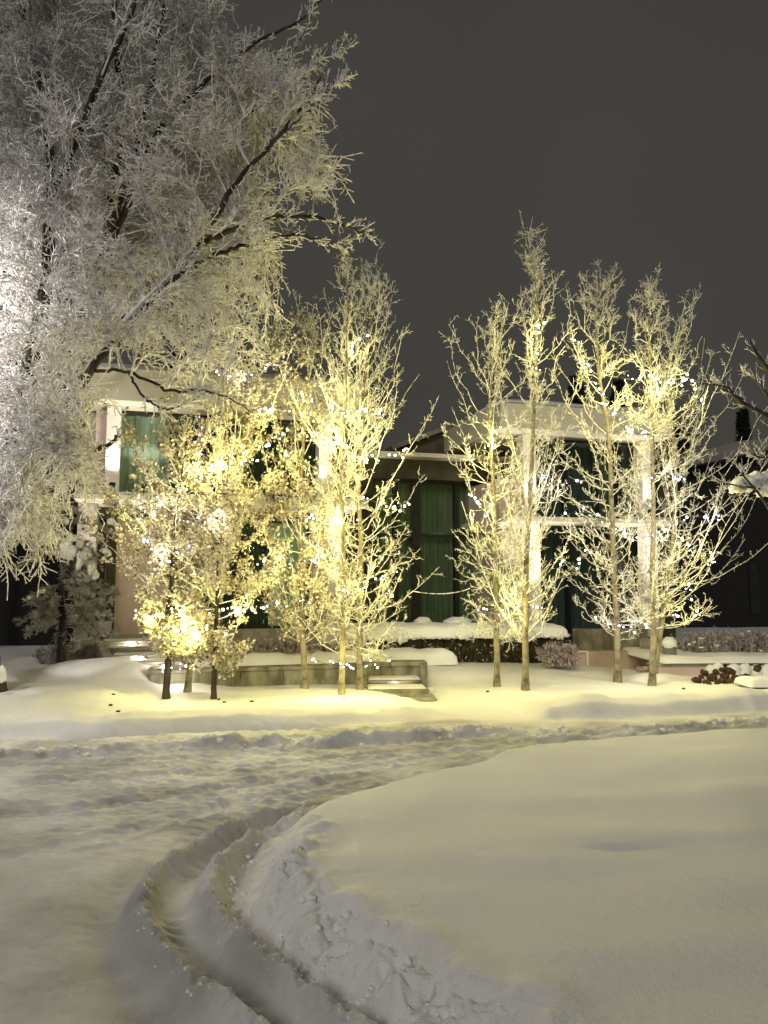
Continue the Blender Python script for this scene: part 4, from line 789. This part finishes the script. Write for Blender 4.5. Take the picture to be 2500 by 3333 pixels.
# ---------------------------------------------------------------- string lights
sm = {}
def bulbmesh(m):
    if m not in sm:
        V, Q = blob((0, 0, 0), (1, 1, 1), 0, 6, 0); me = bpy.data.meshes.new('bulb'); me.from_pydata([tuple(map(float, v)) for v in V], [], [tuple(q) for q in Q.tolist()]); me.materials.append(M[m]); sm[m] = me
    return sm[m]
STR = [
 ([(705, 1222), (760, 1230), (820, 1222), (850, 1205), (885, 1175)], 12.7, 'b', 'short light string at the roof edge of the left wing'),
 ([(462, 1612), (458, 1650), (458, 1690), (450, 1730), (440, 1745)], 13.0, 'w', 'vertical light string dropping beside the snowy pine'),
 ([(468, 1622), (500, 1645), (540, 1672), (590, 1690), (660, 1690), (720, 1680), (770, 1652)], 12.6, 'b', 'sagging light string under the left balcony slab'),
 ([(458, 1752), (480, 1775), (500, 1800), (550, 1822), (600, 1800), (625, 1780)], 12.5, 'b', 'light string sagging before the pink entrance wall'),
 ([(590, 1605), (640, 1560), (700, 1500), (760, 1482), (830, 1470), (880, 1440), (930, 1400)], 12.6, 'w', 'bright light string climbing right before the upper left windows'),
 ([(600, 1540), (700, 1520), (800, 1510), (880, 1490), (950, 1470)], 13.0, 'w', 'light string inside the brightest leafy crown'),
 ([(840, 1338), (880, 1330), (945, 1322)], 13.0, 'w', 'short light string just under the left fascia'),
 ([(975, 1280), (1030, 1310), (1090, 1335), (1150, 1342), (1225, 1340), (1270, 1345)], 13.2, 'w', 'light string crossing the fascia end between two aspens'),
 ([(1010, 1425), (1040, 1432), (1090, 1430), (1120, 1450), (1160, 1482), (1220, 1490), (1300, 1475), (1330, 1460)], 13.3, 'w', 'light string looping from the white pillar to the bare aspen'),
 ([(1150, 1165), (1165, 1125), (1195, 1090)], 13.3, 'w', 'short light string high in the bare aspen near the steps'),
 ([(680, 1995), (780, 1988), (860, 1972), (950, 1965), (1010, 1938)], 12.7, 'w', 'long glowing light string low across the left aspens'),
 ([(840, 1838), (880, 1822), (940, 1830), (1030, 1822), (1075, 1808)], 13.4, 'w', 'light string before the lower left windows'),
 ([(1010, 2140), (1060, 2160), (1110, 2166), (1180, 2162), (1240, 2155), (1275, 2138)], 13.0, 'w', 'lowest light string above the concrete wall by the garden steps'),
 ([(1120, 1935), (1200, 1902), (1270, 1872), (1300, 1848)], 13.2, 'w', 'light string on the low right boughs of the wide bare aspen'),
 ([(1180, 1620), (1240, 1640), (1300, 1650), (1340, 1640)], 13.3, 'w', 'light string midway up the wide bare aspen'),
 ([(1525, 1600), (1560, 1640), (1600, 1690), (1645, 1712)], 13.2, 'w', 'light string on the left boughs of the right hand group'),
 ([(1520, 1490), (1560, 1470), (1600, 1425), (1650, 1360)], 13.4, 'w', 'light string above the centre, climbing right'),
 ([(1745, 1100), (1762, 1052), (1750, 1150), (1756, 1240)], 13.0, 'w', 'dense light string high on the tallest aspen'),
 ([(1870, 1095), (1900, 1170), (1945, 1250), (2000, 1350), (2045, 1402), (2120, 1415)], 13.6, 'w', 'long diagonal light string before the right fascia'),
 ([(1990, 1215), (2050, 1235), (2110, 1230), (2165, 1252), (2240, 1235)], 13.8, 'w', 'light string sagging above the right wing roof'),
 ([(2235, 1215), (2262, 1275), (2295, 1320)], 13.5, 'w', 'bright light string at the upper right of the aspens'),
 ([(1745, 1545), (1790, 1570), (1830, 1572), (1900, 1560)], 13.2, 'b', 'light string before the upper right windows'),
 ([(2120, 1550), (2150, 1555), (2190, 1556), (2240, 1550)], 13.6, 'b', 'short light string right of the white pillar'),
 ([(1860, 1670), (1920, 1670), (1980, 1700), (2050, 1742), (2110, 1747), (2180, 1720), (2235, 1690)], 13.4, 'b', 'light string sagging under the right balcony slab'),
 ([(2240, 1685), (2300, 1680), (2385, 1670)], 13.6, 'b', 'short light string against the dark house at right'),
 ([(2200, 1748), (2260, 1790), (2325, 1812), (2300, 1850)], 13.5, 'w', 'light string on the outer right boughs'),
 ([(1550, 1985), (1640, 1992), (1700, 1975), (1790, 1990)], 13.0, 'w', 'light string above the hedge'),
 ([(1820, 1830), (1870, 1845), (1900, 1800), (1960, 1790)], 13.6, 'w', 'light string low before the lower right windows'),
 ([(2245, 1895), (2255, 1950), (2272, 2000), (2235, 1998), (2180, 2008)], 13.5, 'w', 'hooked light string low on the rightmost aspen'),
 ([(1930, 2022), (2000, 2040), (2060, 2046), (2105, 2040)], 13.7, 'b', 'light string above the pink terrace wall'),
 ([(530, 2185), (570, 2170), (600, 2174), (650, 2178)], 14.0, 'b', 'light string lying on the low wall by the entrance steps'),
 ([(655, 1350), (652, 1420), (660, 1500), (640, 1560)], 12.9, 'r', 'violet light string hanging before the dark upper window'),
 ([(555, 1180), (575, 1165), (590, 1195), (615, 1165), (620, 1140)], 14.0, 'r', 'violet light cluster above the left roof'),
 ([(430, 1990), (480, 2020), (540, 1985), (600, 2000), (650, 2040)], 12.6, 'w', 'light string through the brown leaves before the planter'),
 ([(500, 2060), (560, 2045), (620, 2070), (690, 2040), (740, 2060)], 12.6, 'w', 'lowest light string through the brown leafed aspens'),
 ([(1000, 1690), (1060, 1700), (1140, 1690), (1200, 1710)], 13.3, 'w', 'light string under the right end of the left balcony'),
]
LP = []
for k, (pp, D, kind, lab) in enumerate(STR):
    c = spline([W(a, b_, D+random.uniform(-.15, .15)) for a, b_ in pp], 60); seg = np.linalg.norm(np.diff(c, axis=0), axis=1); cum = np.concatenate([[0], np.cumsum(seg)]); L = cum[-1]
    t = thing('string_light', lab, 'string light', tuple(c[0]), 'light strings in the aspens'); c0 = c-c[0]
    V, Q = tubes(c0[None], np.full((1, 60), .004), 4); mesh_np('wire', V, Q, M['wire'], t)
    s_ = 0.02
    while s_ < L:
        x = np.array([np.interp(s_, cum, c0[:, j]) for j in range(3)])+rng.normal(0, .035, 3)
        m = {'w': 'bulb_w', 'b': 'bulb_b', 'r': 'bulb_r'}[kind]
        if kind != 'r' and random.random() < .15: m = 'bulb_b' if kind == 'w' else 'bulb_r'
        o = bpy.data.objects.new('bulb', bulbmesh(m)); C.objects.link(o); o.parent = t; o.location = tuple(x); r_ = .007+.015*random.random()**1.5; o.scale = (r_, r_, r_)
        s_ += random.uniform(.03, .10) if random.random() < .8 else random.uniform(.15, .3)
    if kind != 'r':
        nl = max(1, int(round(L/.9)))
        for j in range(nl): LP.append((c[int((j+.5)/nl*59)], kind, L/nl))
for p, kind, w_ in LP:
    l = bpy.data.lights.new('string_glow', 'POINT'); l.energy = 31*w_ if kind == 'w' else 15*w_; l.color = (1.0, .88, .29) if kind == 'w' else (1.0, .92, .75); l.shadow_soft_size = .12
    o = bpy.data.objects.new('string_glow', l); C.objects.link(o); o.location = tuple(p)
# ---------------------------------------------------------------- step lights and floodlights
def step_light(px, py, D, lab, e=9):
    p = W(px, py, D); t = thing('step_light', lab, 'lamp', tuple(p), 'step lights')
    V, Q = blob((0, 0, 0), (.045, .02, .032), 0, 10, 0); mesh_np('lens', V, Q, M['lens'], t)
    b = MB(); b.box(-.06, .06, .005, .03, -.045, .045, .006); part('housing', M['black'], b, t)
    l = bpy.data.lights.new('step_glow', 'POINT'); l.energy = e; l.color = (1, .88, .7); l.shadow_soft_size = .04; o = bpy.data.objects.new('step_glow', l); C.objects.link(o); o.location = (p[0], p[1]-.08, p[2]+.02)
step_light(435, 2096, 16.17, 'glowing lamp in the top riser of the entrance steps'); step_light(460, 2143, 15.3, 'glowing lamp in the middle riser of the entrance steps'); step_light(533, 2170, 14.95, 'glowing lamp in the lowest riser of the entrance steps')
step_light(1288, 2232, 14.72, 'glowing lamp in the riser of the garden steps', 8)
def flood(loc, tgt, e, lab, size=70, col=(1, .90, .78)):
    t = thing('floodlight', lab, 'lamp', tuple(loc)); b = MB(); b.lathe([(.04, -.1), (.06, -.02), (.07, .06), (.065, .06)], 0, 0, 14); part('housing', M['black'], b, t); b = MB(); b.lathe([(.012, -.2), (.012, -.1)], 0, 0, 8); part('stake', M['black'], b, t)
    b = MB(); b.lathe([(.055, .05), (.055, .056)], 0, 0, 14); part('lens', M['lens'], b, t)
    l = bpy.data.lights.new('flood_beam', 'SPOT'); l.energy = e; l.color = col; l.spot_size = math.radians(size); l.spot_blend = .7; l.shadow_soft_size = .07
    o = bpy.data.objects.new('flood_beam', l); C.objects.link(o); o.location = (loc[0], loc[1], loc[2]+.1)
    from mathutils import Vector
    o.rotation_euler = (Vector(tuple(tgt))-o.location).to_track_quat('-Z', 'Y').to_euler()
def hw(px, py, v):
    u_, z = HP(px, py, v); q = HO+UH*u_+VH*v; return np.array([q[0], q[1], z])
flood(hw(330, 2080, -1.6), hw(370, 1450, -.3), 700, 'small ground floodlight behind the entrance pedestal', 60)
flood(hw(1085, 2110, -1.3), hw(1070, 1600, 0), 800, 'small ground floodlight between the raised bed and the white pillar', 60)
flood(hw(1735, 2080, -1.6), hw(1735, 1600, -.3), 900, 'small ground floodlight behind the hedge below the white pillar', 60)
flood(hw(2118, 2080, -1.7), hw(2115, 1600, -.3), 900, 'small ground floodlight behind the pink terrace wall', 60)
flood(hw(700, 2110, -1.6), hw(740, 1450, -.5), 350, 'small ground floodlight among the low shrubs of the raised bed', 80, (1, .85, .6))
for px, v_, e_, lb in ((368, -.8, 100, 'small added uplight on the balcony slab brightening the far left white pillar'), (1062, -.8, 100, 'small added uplight on the balcony slab brightening the middle white pillar'), (1727, -.7, 85, 'small added uplight on the right slab brightening its left white pillar'), (2110, -.7, 85, 'small added uplight on the right slab brightening its right white pillar'), (470, -.75, 120, 'small added uplight on the balcony slab brightening the teal curtain')):  # made-up uplights, added to brighten the upper pillars and the teal curtain
    z_ = (zs1 if px < 1500 else zs3)+.20; u_, _ = HP(px, 1500, v_); q = HO+UH*u_+VH*v_; q[2] = z_; tg = HO+UH*u_+VH*(.0 if px != 470 else .3); tg[2] = z_+2.0
    flood(q, tg, e_, lb, 75)
# street lamp out of frame at left, near the willow
sl = W(-430, 950, 11.0); slb_ = thing('street_lamp', 'grey street lamp at the kerb just left of the willow', 'street lamp', (sl[0]-1.2, sl[1]-.6, 0))
b = MB(); b.lathe([(.10, 0), (.10, .3), (.06, .35), (.045, sl[2]+.2)], 0, 0, 14); part('post', M['steel'], b, slb_)
b = MB(); b.tube([(0, 0, sl[2]+.1), (.4, .2, sl[2]+.35), (1.0, .5, sl[2]+.30), (1.2, .6, sl[2]+.2)], .03, 8); part('arm', M['steel'], b, slb_)
V, Q = blob((1.2, .6, sl[2]+.16), (.25, .14, .08), 2, 12, 0); hd_ = mesh_np('lamp_head', V, Q, M['steel'], slb_)
V, Q = blob((1.2, .6, sl[2]+.09), (.16, .10, .05), 2, 12, 0); mesh_np('lens', V, Q, M['lamp'], hd_)
def lamp(loc, e, col, size):
    l = bpy.data.lights.new('lamp_glow', 'POINT'); l.energy = e; l.color = col; l.shadow_soft_size = size; o = bpy.data.objects.new('lamp_glow', l); C.objects.link(o); o.location = tuple(loc)
lamp(sl+np.array([0, 0, -.1]), 820, (1, .95, .92), .12)
# ---------------------------------------------------------------- fallen leaves, wire
for k, (px, py, D) in enumerate([(369, 2282, 12.2), (360, 2311, 11.6), (384, 2330, 11.2), (2225, 2238, 13.3), (712, 2262, 12.9), (1587, 2228, 13.5), (730, 2278, 12.6), (820, 2278, 12.6)]):
    g_ = W(px, py, D); z_ = gz(g_[0], g_[1]); V, Q = blob((0, 0, 0), (.030, .022, .014), k, 6, .4); o = mesh_np('fallen_leaf', V, Q, M['hedge']); o.location = (g_[0], g_[1], z_+.012)
    tag(o, 'dark curled leaf lying on the snowy lawn', 'leaf', 'fallen leaves on the snow')
c = spline([W(1345, 1925, 13.6), W(1400, 1932, 13.6), W(1450, 1932, 13.6), W(1500, 1925, 13.6), W(1530, 1915, 13.6)], 24); V, Q = tubes(c[None], np.full((1, 24), .007), 4); o = mesh_np('garland_wire', V, Q, M['frost_aspen']); tag(o, 'thin frosted wire spanning the gap between the two groups of aspens', 'wire')
# ---------------------------------------------------------------- crumbled snow clods along the banks
pr = []
def clods(line, n, sd, r0, r1, a=0, b_=None):
    line = line[a:b_]; i = rng.integers(0, len(line)-1, n); f = rng.random(n)[:, None]; p = line[i]*(1-f)+line[i+1]*f+rng.normal(0, sd, (n, 2)); z = ground(p[:, 0], p[:, 1])
    for k in range(n):
        r_ = r0+(r1-r0)*rng.random()**3; pr.append(blob((p[k, 0], p[k, 1], z[k]+r_*.1), (r_*random.uniform(.8, 1.3), r_*random.uniform(.8, 1.3), r_*.8), k, 5 if r_ < .03 else 7, .45))
clods(CREST, 60, .10, .01, .035, 8, 50); clods(EDGE, 60, .08, .005, .018, 35, 80); clods(RUT2, 150, .05, .005, .022, 8, 52); clods(RIDGE1, 110, .035, .003, .010, 4, 50); clods(RIDGE2, 120, .035, .003, .011, 4, 50)
clods(PLOW1, 110, .14, .012, .05); clods(PLOW2, 120, .16, .012, .055); clods(PLOW3, 80, .12, .008, .03); clods(EDGE, 110, .09, .006, .024, 12, 45)
V, Q = join(pr); o = mesh_np('snow_clods', V, Q, M['snow']); tag(o, 'crumbled clods of snow along the ploughed banks and wheel ruts', 'snow', kind='stuff')
# ---------------------------------------------------------------- sky, moonlit cloud glow, camera
sc = bpy.context.scene; w = bpy.data.worlds.new('World'); sc.world = w; w.use_nodes = True; nt = w.node_tree; n = nt.nodes; bg = n['Background']
SE, SR = math.radians(27), math.radians(150)
sky = n.new('ShaderNodeTexSky'); sky.sky_type = 'NISHITA'; sky.sun_disc = False; sky.sun_elevation = math.radians(1); sky.sun_rotation = SR
tcw = n.new('ShaderNodeTexCoord'); nz = n.new('ShaderNodeTexNoise'); nz.inputs['Scale'].default_value = 1.3; nz.inputs['Detail'].default_value = 3
rp = n.new('ShaderNodeValToRGB'); rp.color_ramp.elements[0].position = .3; rp.color_ramp.elements[1].position = .7; rp.color_ramp.elements[0].color = (.042, .040, .034, 1); rp.color_ramp.elements[1].color = (.056, .053, .046, 1)
mx = n.new('ShaderNodeMix'); mx.data_type = 'RGBA'; mx.blend_type = 'ADD'; mx.inputs['Factor'].default_value = .0015
nt.links.new(tcw.outputs['Generated'], nz.inputs['Vector']); nt.links.new(nz.outputs['Fac'], rp.inputs[0]); nt.links.new(rp.outputs[0], mx.inputs['A']); nt.links.new(sky.outputs[0], mx.inputs['B']); nt.links.new(mx.outputs['Result'], bg.inputs[0]); bg.inputs[1].default_value = 1.0
s = bpy.data.lights.new('sun', 'SUN'); s.energy = 0.90; s.angle = math.radians(14); s.color = (1, .96, .93); so = bpy.data.objects.new('sun', s); C.objects.link(so)
az = math.radians(-10)     # light comes from behind the camera, a little to the left
from mathutils import Vector
d = Vector((math.sin(az)*math.cos(SE), -math.cos(az)*math.cos(SE), math.sin(SE))); so.rotation_euler = d.to_track_quat('Z', 'Y').to_euler()
cam = bpy.data.cameras.new('camera'); co = bpy.data.objects.new('camera', cam); C.objects.link(co); co.location = (0, 0, H); co.rotation_euler = (math.pi/2+PITCH, 0, 0)
cam.sensor_fit = 'VERTICAL'; cam.sensor_height = 36; cam.lens = 36*F/3333; cam.clip_end = 2000; cam.clip_start = .05; sc.camera = co
sc.view_settings.view_transform = 'Standard'; sc.view_settings.look = 'None'; sc.view_settings.exposure = 0; sc.view_settings.gamma = 1
sc.render.resolution_x = 768; sc.render.resolution_y = 1024
